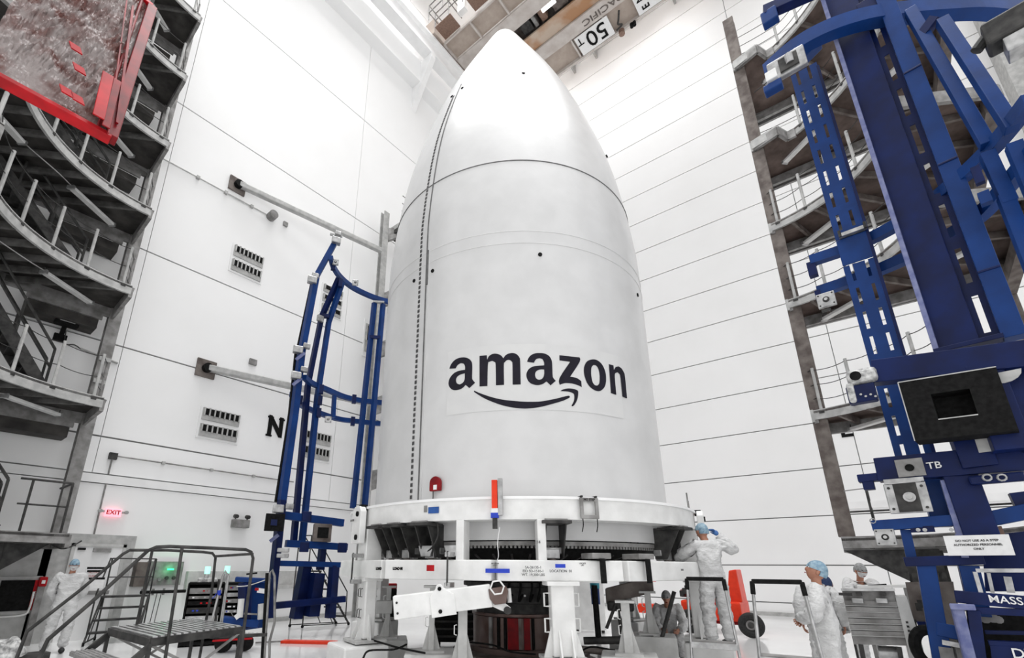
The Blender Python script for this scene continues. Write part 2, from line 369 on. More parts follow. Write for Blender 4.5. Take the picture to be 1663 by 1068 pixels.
for a in (284, 164):
    MB().obox(rp(a, 2.98, 1.98), rdir(a)*.13, tdir(a)*.17, Z*.26).build('upright', M_white, stand, bevel=.012)
    q = MB(); c0 = rp(a, 3.14, 0); t = tdir(a)
    q.prism([c0+t*(-.17)+Z*1.98, c0+t*.17+Z*1.98, c0+t*.17+Z*2.46, c0+t*.10+Z*2.54, c0-t*.10+Z*2.54, c0-t*.17+Z*2.46], rdir(a)*.1)
    lug = q.build('lift_lug', M_white, stand, bevel=.012)
    for zz in (2.42, 2.07): MB().cyl(rp(a, 3.22, zz)+t*.06, rp(a, 3.262, zz)+t*.06, .04, 14).build('pin_hole', M_black, lug)
    MB().obox(rp(a, 3.16, 2.52)+t*.06, rdir(a)*.05, t*.05, Z*.045).build('corner_pad', M_black, lug)
for k in range(6):
    a = 224+60*k; R_ = 2.97 if k in (1, 5) else 3.08; t = tdir(a); n = rdir(a)
    q = MB().obox(rp(a, R_, 1.06), n*.09, t*.145, Z*.42)
    lg = q.build('leg', M_white, stand, bevel=.02)
    MB().obox(rp(a, R_, 1.46), n*.15, t*.2, Z*.025).build('cap_plate', M_white, lg, bevel=.005)
    MB().obox(rp(a, R_, .615), n*.24, t*.26, Z*.02).build('foot_plate', M_white2, lg, bevel=.004)
    for s_ in (-1, 1):
        b_ = rp(a, R_, .635)+t*.145*s_
        MB().prism([b_, b_+t*.1*s_, b_+Z*.34], n*.025).build('gusset', M_white, lg)
        b2 = b_+n*.09; MB().prism([b2-t*.07*s_, b2-t*.07*s_+n*.1, b2-t*.07*s_+Z*.3], t*.02).build('gusset', M_white, lg)
        for zz in (.98, 1.27):
            c_ = rp(a, R_, zz)+t*(.16+.02)*s_
            if k % 2 == 0:
                MB().tube([c_-Z*.075-t*.035*s_, c_-Z*.075+t*.035*s_, c_+Z*.075+t*.035*s_, c_+Z*.075-t*.035*s_], .012, 6).build('grab_handle', M_white, lg)
            else:
                c_ = rp(a, R_+.1, zz)+t*.04*s_; MB().tube([c_-Z*.06, c_-Z*.05+n*.03, c_+Z*.05+n*.03, c_+Z*.06], .007, 6).build('grab_handle', M_dark, lg)
    # plinth under each foot
    pl = MB().obox(rp(a, R_+.1, .3), n*.34, t*.36, Z*.28)
    o_ = pl.build('base_block', M_white, stand, bevel=.03)
    MB().obox(rp(a, R_+.1, .05), n*.38, t*.4, Z*.05).build('skid', M_white2, o_, bevel=.01)
# sliding clamps and straps over the lower beams
for px in (978, 1051):
    p = cylz(px, 925, 3.22); a = math.degrees(p.x/3.22)
    st = MB().obox(rp(a, 3.245, 1.61), rdir(a)*.012, tdir(a)*.035, Z*.145).obox(rp(a, 3.12, 1.745), rdir(a)*.13, tdir(a)*.035, Z*.012)
    st = st.build('clamp_strap', M_black, stand)
    MB().obox(rp(a, 3.08, 1.79), rdir(a)*.16, tdir(a)*.13, Z*.035).build('clamp_head', M_steel, st, bevel=.01)
for px in (577, 729):
    p = cylz(px, 925, 3.22); a = math.degrees(p.x/3.22)
    st = MB().cyl(rp(a, 3.27, 1.42), rp(a, 3.27, 1.84), .012, 8).build('clamp_rod', M_dark, stand)
    MB().obox(rp(a, 3.2, 1.80), rdir(a)*.08, tdir(a)*.04, Z*.03).build('clamp_head', M_chrome, st, bevel=.008)
    MB().obox(rp(a, 3.2, 1.43), rdir(a)*.08, tdir(a)*.04, Z*.03).build('clamp_head', M_chrome, st, bevel=.008)
for dx_, hh in ((.0, .2), (.09, .32)): MB().cyl(rp(281-dx_*20, 3.05, 2.5), rp(281-dx_*20, 3.05, 2.5+hh), .012, 6).build('guide_rod', M_steel, stand)
# placards, tape and stencilled text on the stand
def on_ring(px, py, r):
    p = cylz(px, py, r); return math.degrees(p.x/r), p.y
def placard(name, px, py, w_, h_, m, r=3.125, parent=stand):
    a, z = on_ring(px, py, r); return MB().obox(rp(a, r, z), rdir(a)*.004, tdir(a)*w_/2, Z*h_/2).build(name, m, parent)
placard('blue_placard', 704, 828, .165, .085, M_sblue, 3.11)
placard('small_tag', 691, 826, .05, .09, M_steel, 3.108)
placard('red_placard', 699, 922, .11, .075, M_red, 3.262)
tb_ = placard('blue_tape', 808, 926.5, .30, .05, M_tape, 3.258); placard('blue_tape', 910, 918.5, .125, .045, M_tape, 3.262)
def flat_text(body, px, py, h, r=3.262, m=M_dline, bold=.0012, sq=1.):
    a, z = on_ring(px, py, r); return text_mesh('stencil_text', body, h, rp(a, r, z), tdir(a), Z, m, stand, .002, bold, squeeze=sq)
a224 = 224
flat_text('SA-26135-1', 866, 921, .042); flat_text('EID SD-1510-1', 866, 927, .042); flat_text('WT. 19,300 LBS', 866, 933, .042)
flat_text('LOCATION  01', 911, 927, .042); flat_text('MAXIMUM\nLOAD', 804, 916, .02); flat_text('LOCATE\nLIFT', 946, 916, .022)
flat_text('LOAD', 615, 923, .045, 3.262, M_black, .004); flat_text('LOAD 01', 646, 923, .045, 3.262, M_black, .004); flat_text('XXX', 1108, 925, .03, 3.262)
flat_text('14', 874.5, 880, .05, 3.13); flat_text('SD-1510', 572, 845, .045, 3.27)
# dark gusset brackets under the upper ring
def bracket(a, wd=.11, deep=.45, z1=2.22):
    t = tdir(a); n = rdir(a); o = rp(a, 2.98, 0)
    b = MB()
    b.obox(o+Z*(z1-.015), n*.2, t*(wd+.06), Z*.02)
    for s_ in (-1, 1):
        p = o+t*wd*s_
        b.prism([p+n*.12+Z*z1, p-n*.3+Z*z1, p-n*.3+Z*(z1-deep), p-n*.12+Z*(z1-deep)], t*.018)
    br = b.build('support_bracket', M_dark, stand, bevel=.004)
    MB().obox(o+n*.08+Z*(z1+.0), n*.07, t*(wd+.02), Z*.03).build('roller_housing', M_steel, br, bevel=.006)
    MB().obox(o-n*.17+Z*(z1-deep+.05), n*.05, t*wd*.7, Z*.06).build('pad_block', M_chrome, br, bevel=.008)
    MB().cyl(o-n*.17+Z*(z1-deep), o-n*.17+Z*1.5, .045, 12).build('jack_post', M_steelb, br)
    MB().obox(o-n*.25+Z*1.86, n*.06, t*wd*1.2, Z*.045).obox(o-n*.25+Z*1.79, n*.05, t*wd*.8, Z*.04).build('clamp_block', M_chrome, br, bevel=.01)
for px in (640, 682, 903, 1108, 612):
    a, z = on_ring(px, 850, 3.1); bracket(a, .13 if px == 903 else .11)
for a in (60, 80, 0, 120, 330, 300): bracket(a)
for px in (735, 692, 760):
    a, z = on_ring(px, 895, 2.9); q = MB()
    o = rp(a, 2.86, 0); t = tdir(a); q.prism([o+t*.13+Z*1.93, o-t*.13+Z*1.93, o-t*.08+Z*1.78, o+t*.08+Z*1.78], rdir(a)*.06)
    if px != 760: q.build('lamp_guard', M_chrome, stand, bevel=.01)
# aluminium inspection frame hanging on the ring
a, z = on_ring(957, 825, 3.15); t = tdir(a); n = rdir(a); o = rp(a, 3.15, z)
fr = thing('hanging_frame', o, 'square grey metal frame hung from the upper ring by its top edge', 'frame')
q = MB()
for sx in (-1, 1): q.obox(o+t*.105*sx, n*.015, t*.022, Z*.13)
for sz in (-1, 1): q.obox(o+Z*.11*sz, n*.016, t*.125, Z*.024)
q.build('frame_bars', M_steel, fr, bevel=.004)
for sx in (-1, 1): MB().obox(o+t*.1*sx+Z*.15-n*.06, n*.08, t*.012, Z*.012).build('hook', M_dark, fr); MB().tube(catmull([o+t*.1*sx-Z*.13, o+t*.1*sx-Z*.22, o+t*(.1*sx-.02)-Z*.3]), .007, 6).build('strap_end', M_black, fr)
text_mesh('stencil_text', 'NO STEP', .04, o+n*.018+Z*.11, t, Z, M_black, fr, .001, .001)
# orange capacitance gauge hanging at the ring, red cover on fairing
a, z = on_ring(804, 818, 3.13); t = tdir(a); n = rdir(a); o = rp(a, 3.16, z)
ga = thing('orange_gauge', o-Z*.3, 'slim orange and blue tool clipped upright on the white ring', 'gauge')
MB().obox(o+Z*.12, n*.025, t*.038, Z*.19).build('orange_body', M_orange, ga, bevel=.008)
MB().obox(o-Z*.15, n*.027, t*.05, Z*.033).build('blue_band', M_tape, ga); MB().obox(o+Z*.09+t*.075, n*.03, t*.03, Z*.24).build('side_rail', M_chrome, ga, bevel=.005)
MB().obox(o-Z*.09, n*.028, t*.045, Z*.028).build('white_label', M_paper, ga)
MB().obox(o-Z*.25, n*.02, t*.03, Z*.07).build('grip', M_dark, ga); MB().tube(catmull([o-Z*.3+t*.06, o-Z*.5+t*.03, o-Z*.68+t*.02-n*.1, o-Z*.8-t*.1-n*.2]), .006, 6).build('cord', M_paper, ga)
a, z = on_ring(707.5, 786, 2.75); t = tdir(a); n = rdir(a); o = rp(a, 2.72, z)
rc = thing('red_cover', o, 'dark red domed cover with white label on lower fairing skin', 'cover')
q = MB(); q.prism([o+t*.095*math.cos(x)+Z*(.02+.095*math.sin(x)) for x in [math.pi*k/10 for k in range(11)]]+[o-t*.095-Z*.1, o+t*.095-Z*.1], n*.06)
q.build('cover_shell', M_dred, rc, bevel=.01)
MB().obox(o+n*.065-Z*.05+t*.015, n*.003, t*.03, Z*.035).build('white_label', M_paper, rc)
MB().tube(catmull([o+n*.02-Z*.1+t*-.05, o+n*.03-Z*.25-t*.05, o+n*.2-Z*.4-t*.02]), .008, 6).build('cable', M_dark, rc)
aa, zz_ = on_ring(706, 845, 3.0)
MB().tube(catmull([rp(aa+.5, 2.96, 2.22), rp(aa+.6, 2.96, 2.05), rp(aa-1.5, 2.93, 1.9), rp(aa-6, 2.88, 1.78)]), .012, 8).build('hanging_cable', M_dark, stand)
# toothed lower rim and adapter
MB().arc((FX, FY), 2.45, 2.69, 1.93, 1.985, 0, 360, 96).build('base_ring', M_steel, fair, smooth=True)
q = MB()
for k in range(300):
    a = 360*k/300; q.obox(rp(a, 2.66, 1.915), rdir(a)*.015, tdir(a)*.015, Z*.02)
tag(q.build('rim_teeth', M_steel, fair), kind='stuff')
ad = thing('payload_adapter', (FX, FY, 0), 'dark round payload adapter and cylinder standing under the fairing', 'adapter')
MB().lathe((FX, FY, 0), [(0, .0), (1.35, .0), (1.35, .12), (1.2, .16), (1.2, .28), (0, .28)], 64).build('round_base', M_steelb, ad, smooth=True)
MB().lathe((FX, FY, 0), [(.90, .28), (.90, .36), (.84, .37), (.84, .84), (.86, .86), (.86, .90), (0, .9)], 64).build('cylinder_wall', M_copper, ad, smooth=True)
MB().lathe((FX, FY, 0), [(0, .9), (.78, .9), (.78, 1.06), (.95, 1.08), (.95, 1.32), (1.02, 1.34), (1.02, 1.40), (0, 1.4)], 64).build('lower_collar', M_dark, ad, smooth=True)
MB().lathe((FX, FY, 0), [(1.0, 1.4), (1.15, 1.5), (2.35, 1.82), (2.45, 1.92), (0, 1.92)], 96).build('cone', M_black, ad, smooth=True)
q = MB()
for k in range(56):
    a = 360*k/56; q.bar(rp(a, 1.2, 1.515), rp(a, 2.36, 1.825), .03)
tag(q.build('cone_rib', M_dark, ad), kind='stuff')
for a, w_, m_ in ((207, .09, M_dred), (222, .05, M_dred), (190, .02, M_black), (198, .02, M_black), (214, .03, M_steelb), (229, .02, M_black), (180, .03, M_steel)):
    MB().obox(rp(a, .86, .61), rdir(a)*.02, tdir(a)*w_, Z*.235).build('wall_rib', m_, ad, bevel=.004)
for a in range(0, 360, 20): MB().cyl(rp(a, .93, 1.2), rp(a, .975, 1.2), .018, 8).build('bolt', M_chrome, ad)
for a in (205, 215, 225, 232):
    MB().tube(catmull([rp(a, 1.0, 1.52), rp(a+1, 1.08, 1.35), rp(a-1, 1.05, 1.12), rp(a+3, .99, 1.22)]), .02, 6).build('hose', M_black, ad)
# white lever arm under the ring
P = lambda px, py: pd(px, py, 6.35)
p0, p1 = P(640, 985), P(792, 962); d = (p1-p0).normalized(); up = Z-d*Z.dot(d); up.normalize(); nn = up.cross(d)
arm = thing('lever_arm', P(715, 1000), 'white tilted box arm with round lug hanging below lower beams', 'arm')
MB().bar(P(640, 986), P(797, 966), .17, .265).build('box_arm', M_white, arm, bevel=.012)
q = MB(); c1 = P(714, 957)-nn*.1
q.prism([c1+d*.05+up*.02, c1+d*.035+up*.055, c1+up*.07, c1-d*.035+up*.055, c1-d*.05+up*.02, c1-d*.13-up*.07, c1-d*.13-up*.3, c1+d*.17-up*.3, c1+d*.17-up*.07], -nn*.03)
lp = q.build('lug_plate', M_white, arm, bevel=.008)
for c_ in (c1+up*.015, c1-up*.24-d*.02): MB().cyl(c_-nn*.02, c_-nn*.04, .024, 12).build('pin_hole', M_black, lp)
for zz in (0.06, -.06): MB().cyl(P(646, 986)+up*zz-nn*.08, P(646, 986)+up*zz-nn*.1, .014, 8).build('bolt', M_dark, arm)
c2 = P(806, 962); q = MB()
q.prism([c2+d*-.1+up*.06, c2+d*.12+up*.07, c2+d*.14-up*.0, c2+d*.09-up*.13, c2-d*.05-up*.13, c2-d*.1-up*.05], -nn*.1).build('clevis_block', M_copper, arm, bevel=.01)
c4 = P(806, 953)-nn*.1
MB().tube([c4+d*.085*math.cos(x)+up*.085*math.sin(x) for x in [math.pi*k/3 for k in range(6)]], .012, 6, True).build('hex_ring', M_white, arm)
q = MB(); c3 = P(800, 975)
q.prism([c3-d*.09+up*.0, c3+d*.1+up*.0, P(829, 986), P(824, 994), P(812, 990), P(797, 983), c3-d*.09-up*.06], -nn*.05).build('hook_arm', M_white, arm, bevel=.008)
MB().cyl(P(823, 990)-nn*.02, P(823, 990)-nn*.09, .045, 16).build('pivot_pin', M_dark, arm)
MB().bar(P(826, 955), P(828, 978), .03, .05).build('link_plate', M_white, arm)
# jack stands between the legs
def jack(px, py_foot, h, D, label, wd=.085):
    b = pd(px, py_foot, D); t = tdir(math.degrees(az(px, py_foot))+0); n = rdir(math.degrees(az(px, py_foot)))
    z0 = max(b.z, .02); s = thing('jack_stand', (b.x, b.y, 0), label, 'jack')
    q = MB().obox((b.x, b.y, z0+h/2), n*.05, t*wd*.45, Z*h/2); q.build('post', M_white2, s, bevel=.008)
    MB().obox((b.x, b.y, z0+.012), n*.16, t*.17, Z*.012).build('base_plate', M_white2, s)
    for s_ in (-1, 1): c_ = Vector((b.x, b.y, z0+.02))+t*wd*.45*s_; MB().prism([c_, c_+t*.08*s_, c_+Z*.3], n*.02).build('gusset', M_white2, s)
    MB().obox((b.x, b.y, z0+h), n*.1, t*.12, Z*.015).build('head_plate', M_white2, s)
    MB().obox((b.x, b.y, z0/2), n*.28, t*.34, Z*(z0/2)).build('plinth', M_white2, s, bevel=.02)
    for zz in (.45, .75): 
        c_ = Vector((b.x, b.y, z0+h*zz))+t*(wd*.5+.01)-n*.02; MB().tube([c_-Z*.06, c_-Z*.05+t*.03, c_+Z*.05+t*.03, c_+Z*.06], .008, 6).build('grab_handle', M_white, s)
jack(700, 1057, .80, 7.0, 'light grey jack stand under the left end of white lever arm')
jack(751, 1075, .82, 6.6, 'pale jack stand supporting the middle of the white lever arm', .13)
jack(628, 1035, .80, 8.9, 'grey jack stand between the left leg and the lever arm')
jack(1022, 1062, .62, 7.0, 'grey jack stand with wide head right of the front leg', .12)
jack(1058, 1030, .60, 8.4, 'short grey jack stand just left of the rightmost leg', .1)
# ================================================================== CRANE BRIDGE + RUNWAY
CZ = 29.5
cr = thing('overhead_crane', (16.6, 14.2, CZ), 'tan overhead bridge crane with 50T sign above the fairing', 'crane')
Y0, Y1 = -14., 13.55
def strip(name, x0, x1, z0, z1, m, y0=Y0, y1=Y1, parent=cr): return MB().box(x0, x1, y0, y1, z0, z1).build(name, m, parent)
strip('girder', 14.94, 15.75, CZ, CZ+1.6, M_tan2); strip('girder', 17.42, 18.16, CZ, CZ+1.6, M_tan2)
strip('orange_web', 16.6, 17.40, CZ+.12, CZ+.25, M_rust)
for x0, x1, nm in ((13.86, 14.92, 'walkway_panel'), (18.18, 19.38, 'walkway_panel')):
    y = Y1; 
    while y > Y0:
        MB().box(x0, x1, y-1.83, y-.03, CZ+.16, CZ+.2).build(nm, M_tan, cr)
        MB().box(x0, x1, y-.06, y+.03, CZ+.0, CZ+.16).build('stiffener', M_tan2, cr); y -= 1.86
strip('edge_channel', 13.80, 13.88, CZ+.02, CZ+.22, M_tan2); strip('edge_channel', 19.38, 19.5, CZ-.05, CZ+.22, M_tan2)
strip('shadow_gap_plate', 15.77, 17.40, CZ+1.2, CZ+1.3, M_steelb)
for y, w_, m_ in ((9.6, .6, M_dark), (8.6, .35, M_brown), (7.6, .8, M_steelb), (6.6, .3, M_dark), (9.1, .2, M_steel), (5.2, .5, M_brown)): MB().box(15.8, 16.6, y-w_/2, y+w_/2, CZ+.4, CZ+.9).build('trolley_part', m_, cr, bevel=.03)
MB().box(15.95, 16.15, 7.7, 8.5, CZ+.3, CZ+.36).build('lamp', M_lamp, cr)
MB().box(13.0, 20.2, 13.5, 14.3, CZ+.05, CZ+1.2).build('end_carriage', M_tan, cr, bevel=.02)
MB().box(12.95, 13.8, 12.3, 13.4, CZ+.25, CZ+.3).build('service_platform', M_brown, cr); MB().box(12.5, 13.75, 8.5, 11.2, CZ+.25, CZ+.3).build('service_platform', M_brown, cr)
MB().box(13.2, 13.5, 11.5, 12.0, CZ+.3, CZ+1.2).build('white_cabinet', M_white, cr)
for x in (12.45, 12.95):
    for y in [13.4-1.0*k for k in range(14)]: MB().cyl((x, y, CZ+.25), (x, y, CZ+1.35), .03, 6).build('railing_post', M_steel, cr)
    for zz in (.8, 1.35): MB().cyl((x, 13.4, CZ+zz), (x, .4, CZ+zz), .03, 6).build('railing_bar', M_steel, cr)
for y in (13.4, 12.2, 11.4):
    for zz in (.8, 1.35): MB().cyl((12.45, y, CZ+zz), (13.8, y, CZ+zz), .03, 6).build('railing_bar', M_steel, cr)
def under_sign(name, x0, x1, y0, y1, z, m): return MB().box(x0, x1, y0, y1, z-.04, z).build(name, m, cr)
a_, b_ = hit(943, 64, 2, CZ), hit(1010, 64, 2, CZ)
sA, sB = hit(944, 60, 2, CZ-.02), hit(987, 62, 2, CZ-.02)
cc_ = hit(966, 60, 2, CZ-.03)
under_sign('white_sign', 18.22, 19.36, cc_.y-.95, cc_.y+.95, CZ-.0, M_paper)
# text is read from below, tops pointing towards +X; right is up x normal(-Z)... = +Y reversed
R_ = Vector((0, 1, 0)); U_ = Vector((1, 0, 0))
text_mesh('sign_text', '50', 1.25, (18.72, cc_.y-.16, CZ-.055), R_, U_, M_black, cr, .01, .005, squeeze=.95)
text_mesh('sign_text', 'T', .6, (18.52, cc_.y+.75, CZ-.055), R_, U_, M_black, cr, .01, .0)
pc = hit(977, 16, 2, CZ-.02); text_mesh('sign_text', 'PACIFIC', .46, (17.82, pc.y, CZ-.012), R_, U_, M_steelb, cr, .008, .004, squeeze=1.35)
c2_ = hit(1053, 8, 2, CZ-.03); under_sign('white_sign', 18.22, 19.36, c2_.y-1.6, c2_.y+.55, CZ, M_paper)
text_mesh('sign_text', 'N', .62, (18.5, c2_.y+.2, CZ-.055), U_*-1, R_, M_black, cr, .008, .0); text_mesh('sign_text', 'E', .5, (19.1, c2_.y+.1, CZ-.055), U_*-1, R_, M_black, cr, .008, .01)
text_mesh('sign_text', 'K', .62, (18.5, c2_.y-.5, CZ-.055), U_*-1, R_, M_black, cr, .008, .0)
hx = hit(1003, 30, 2, CZ-.1); MB().tube(catmull([(18.4, hx.y-.2, CZ-.05), (18.8, hx.y, CZ-.07), (19.0, hx.y+.1, CZ-.07), (19.15, hx.y-.05, CZ-.07), (19.25, hx.y+.3, CZ-.07)]), .05, 6).build('cable_hook', M_dark, cr)
for dy in (0, -.55, -.7): MB().cyl((19.45, hx.y+.1+dy, CZ-.05), (19.45, hx.y+.1+dy, CZ-.3), .09 if dy else .16, 10).build('cable_roller', M_brown if dy == 0 else M_black, cr)
# runway beams on corbels
rw = thing('crane_runway', (5, 14.4, 27.4), 'white crane runway beam on corbels high along the left wall', 'beam')
MB().box(-10, 21.5, 13.6, 14.2, 28.1, 28.25).box(-10, 21.5, 13.83, 13.97, 28.25, 29.3).box(-10, 21.5, 13.6, 14.2, 29.3, 29.45).build('rail_beam', M_trim, rw)
MB().box(-10, 21.5, 14.4, 15.0, 26.6, 28.0).build('wall_ledge', M_wall, rw)
for x in (13.1, 3.8, 20.5):
    MB().prism([(x-.15, 15, 25.0), (x-.15, 15, 28.1), (x-.15, 13.6, 28.1), (x-.15, 13.6, 27.8)], (.3, 0, 0)).build('corbel', M_trim, rw)
r2 = thing('crane_ledge', (21.6, 5, 30.8), 'pale ledge with wrapped pipes high on the right wall', 'ledge')
MB().box(21.2, 22, -10, 14.9, 33.1, 33.6).build('ledge_slab', M_trim, r2)
for y in (9.5, 8.0, 3.2): MB().box(21.4, 21.95, y-.06, y+.06, 32.2, 33.1).build('hanger', M_light, r2)
for y0, y1 in ((4.2, 8.2), (-1.5, 3.0)): MB().cyl((21.3, y0, 32.95), (21.3, y1, 32.95), .18, 12).build('wrapped_pipe', M_plastic, r2, smooth=True)
# ================================================================== WORK PLATFORM TOWERS
def sag(a, b, s, n=6): 
    a, b = Vector(a), Vector(b); return [a.lerp(b, k/n)-Z*s*4*(k/n)*(1-k/n) for k in range(n+1)]
def tube_light(parent, a, b, drop=.12):
    a = Vector(a)-Z*drop; b = Vector(b)-Z*drop
    q = MB().bar(a, b, .15, .07); f = q.build('lamp_tube', M_tube, parent, bevel=.012)
    d = (b-a).normalized()
    for p_, s_ in ((a, 1), (b, -1)):
        MB().bar(p_-d*.02*s_, p_+d*.03*s_, .17, .09).build('lamp_end_cap', M_chrome, f); MB().tube([p_+Z*.03, p_+Z*drop], .01, 5).build('lamp_hanger', M_dark, f)
def platform(tw, z, c, R, a0, a1, outline, fm, dm, fh=.22, rail=True, endpt=None, posts=5, jstep=11, chains=2, jo=0, jdir=None):
    # curved front fascia on circle c,R; outline = back corners
    n = max(6, int(abs(a1-a0)/5)); arcp = [Vector((c[0]+R*math.cos(math.radians(a0+(a1-a0)*k/n)), c[1]+R*math.sin(math.radians(a0+(a1-a0)*k/n)), 0)) for k in range(n+1)]
    dk = MB(); top = [p+Z*(z+fh-.07) for p in arcp]+[Vector((x, y, z+fh-.07)) for x, y in outline]
    # deck as fan of quads: arc points to nearest outline chain via tessellation
    tr = tessellate_polygon([top]); 
    N = len(top); dk.add(top+[p+Z*.05 for p in top], [tuple(t) for t in tr]+[tuple(N+i for i in t) for t in tr]+[(i, (i+1) % N, N+(i+1) % N, N+i) for i in range(N)])
    deck = dk.build('platform_deck', dm, tw)
    q = MB()
    cc = Vector((c[0], c[1], 0))
    ins = [cc+(p-cc)*(1+.06/R) for p in arcp]
    N = len(arcp)
    vs = [p+Z*z for p in arcp]+[p+Z*(z+fh) for p in arcp]+[p+Z*z for p in ins]+[p+Z*(z+fh) for p in ins]; fs = []
    for i in range(N-1):
        fs += [(i, i+1, N+i+1, N+i), (2*N+i, 3*N+i, 3*N+i+1, 2*N+i+1), (i, 2*N+i, 2*N+i+1, i+1), (N+i, N+i+1, 3*N+i+1, 3*N+i)]
    q.add(vs, fs).build('curved_fascia', fm, deck)
    # joists radial
    poly = [Vector((x, y, 0)) for x, y in outline]
    def exit_d(o, d):
        best = 6
        pts = [arcp[-1]]+poly+[arcp[0]]
        for i in range(len(pts)-1):
            a, b = pts[i], pts[i+1]; e = b-a; den = d.x*e.y-d.y*e.x
            if abs(den) < 1e-6: continue
            t = ((a.x-o.x)*e.y-(a.y-o.y)*e.x)/den; u = ((a.x-o.x)*d.y-(a.y-o.y)*d.x)/den
            if t > .05 and -.01 <= u <= 1.01: best = min(best, t)
        return best
    k = 0; ang = min(a0, a1)+6
    while ang < max(a0, a1)-2:
        ja = ang+jo if jdir is None else jdir; d = Vector((math.cos(math.radians(ja)), math.sin(math.radians(ja)), 0)); o = Vector((c[0]+(R+.05)*math.cos(math.radians(ang)), c[1]+(R+.05)*math.sin(math.radians(ang)), 0))
        L = min(exit_d(o, d), 3.2)
        if L > .3: MB().bar(o+Z*(z+.06), o+d*L+Z*(z+.06), .06, .15).build('joist', M_steelb if dm is M_deckb else M_jst, deck)
        ang += jstep
    # perimeter beams
    pts = [arcp[-1]]+poly+[arcp[0]]
    for i in range(len(pts)-1):
        a, b = pts[i]+Z*(z+.05), pts[i+1]+Z*(z+.05)
        if (b-a).length > .15: MB().bar(a, b, .08, .26).build('edge_beam', M_steel, deck)
    if rail:
        pp = []
        for k in range(posts):
            t = (k+.25)/posts; a = math.radians(a0+(a1-a0)*t); p = Vector((c[0]+(R+.03)*math.cos(a), c[1]+(R+.03)*math.sin(a), z+fh-.1)); pp.append(p)
            po = MB().cyl(p, p+Z*1.1, .032, 8).build('railing_post', M_light, deck, smooth=True)
            MB().box(p.x-.05, p.x+.05, p.y-.05, p.y+.05, p.z, p.z+.05).build('post_foot', M_dark, po)
        q = MB()
        for k in range(len(pp)-1):
            for h in ([.55, 1.05] if chains == 2 else [.35, .7, 1.05]): q.tube(sag(pp[k]+Z*h, pp[k+1]+Z*h, .05), .009, 5)
        if endpt:
            e = Vector((*endpt, z+fh-.1)); MB().cyl(e, e+Z*1.1, .025, 8).build('railing_post', M_steel, deck)
            for h in (.4, .72, 1.08): q.tube(sag(pp[0]+Z*h, e+Z*h, .03), .009, 5)
        q.build('railing_cable', M_dark, deck)
    return deck
def stair(tw, a, b, wdir, wd, m):
    a, b, wdir = Vector(a), Vector(b), Vector(wdir).normalized(); st = None
    for s_ in (-1, 1):
        q = MB().bar(a+wdir*wd/2*s_, b+wdir*wd/2*s_, .05, .22); o = q.build('stair_stringer', m, tw); st = st or o
        q = MB(); u = Z*.95
        q.tube([a+wdir*wd/2*s_+u, b+wdir*wd/2*s_+u], .03, 6).tube([a+wdir*wd/2*s_+u*.55, b+wdir*wd/2*s_+u*.55], .025, 6)
        for t in (0, .33, .66, 1): p = a.lerp(b, t)+wdir*wd/2*s_; q.tube([p, p+u], .028, 6)
        q.build('stair_handrail', m, tw)
    n = int(abs(a.z-b.z)/.2)
    for k in range(1, n): p = a.lerp(b, k/n); MB().obox(p, (b-a).normalized().cross(Z).cross(Z).normalized()*.12, wdir*wd/2, Z*.015).build('stair_tread', m, tw)
# --- left tower
LT = thing('platform_tower', (2.6, 14.4, 0), 'grey steel work platform tower with curved decks beside the exit sign', 'scaffold tower')
LC, LR = (2.5, 9.9), 2.88
q = MB().box(2.47, 2.74, 14.27, 14.31, 2.3, 19.4).box(2.47, 2.74, 14.5, 14.54, 2.3, 19.4).box(2.585, 2.625, 14.3, 14.5, 2.3, 19.4)
col = q.build('column', M_steel, LT)
for zz in (5.95, 6.55, 10.9, 13.3): MB().box(2.48, 2.73, 14.22, 14.28, zz, zz+.1).build('column_clip', M_light, col)
lev = [(2.05, 'low'), (4.98, ''), (7.86, ''), (10.16, ''), (12.42, ''), (14.9, ''), (17.3, '')]
for i, (z, k) in enumerate(lev):
    R0 = LR+(.15 if i > 2 else 0)
    outl = [(-.9, 8.9), (-4.2, 9.4), (-4.2, 14.35), (2.55, 14.35)]
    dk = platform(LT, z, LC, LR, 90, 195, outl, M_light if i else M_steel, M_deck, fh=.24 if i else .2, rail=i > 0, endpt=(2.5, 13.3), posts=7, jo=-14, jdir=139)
    if i:
        MB().prism([(2.56, 12.8, z+.2), (2.56, 14.3, z+.2), (2.56, 14.3, z-.14), (2.56, 13.0, z-.02)], (-.05, 0, 0)).build('end_plate', M_steel, dk)
        MB().box(.9, 2.3, 14.4, 14.95, z-.46, z-.2).build('hung_trough', M_deck, dk, bevel=.01)
        MB().box(.85, 2.35, 14.3, 14.36, z-.22, z-.02).build('trough_lip', M_steel, dk)
        tube_light(dk, (.92, 12.95, z), (1.95, 13.75, z)); tube_light(dk, (-.9, 11.3, z), (-.05, 12.2, z))
        q = MB().tube(catmull([(.92, 12.95, z-.08), (.6, 12.5, z-.2), (.1, 12.3, z-.1), (-.05, 12.2, z-.08)]), .012, 5); q.build('lamp_cable', M_light, dk)
    if i < 6 and i > 0:
        z2 = lev[i+1][0]; stair(LT, (1.5, 13.6, z+.24), (-.6, 13.6, z2+.2), (0, 1, 0), .8, M_dark)
stair(LT, (1.35, 13.3, 2.28), (-.9, 13.3, 5.2), (0, 1, 0), .8, M_dark)
q = MB()
for x in (1.75, 2.4): q.tube([(x, 13.1, 2.25), (x, 13.1, 3.3)], .025, 6)
q.tube([(1.55, 13.1, 3.3), (2.4, 13.1, 3.3), (2.4, 14.2, 3.3)], .025, 6).tube([(1.6, 13.1, 2.8), (2.4, 13.1, 2.8)], .02, 6)
q.build('side_railing', M_dark, LT)
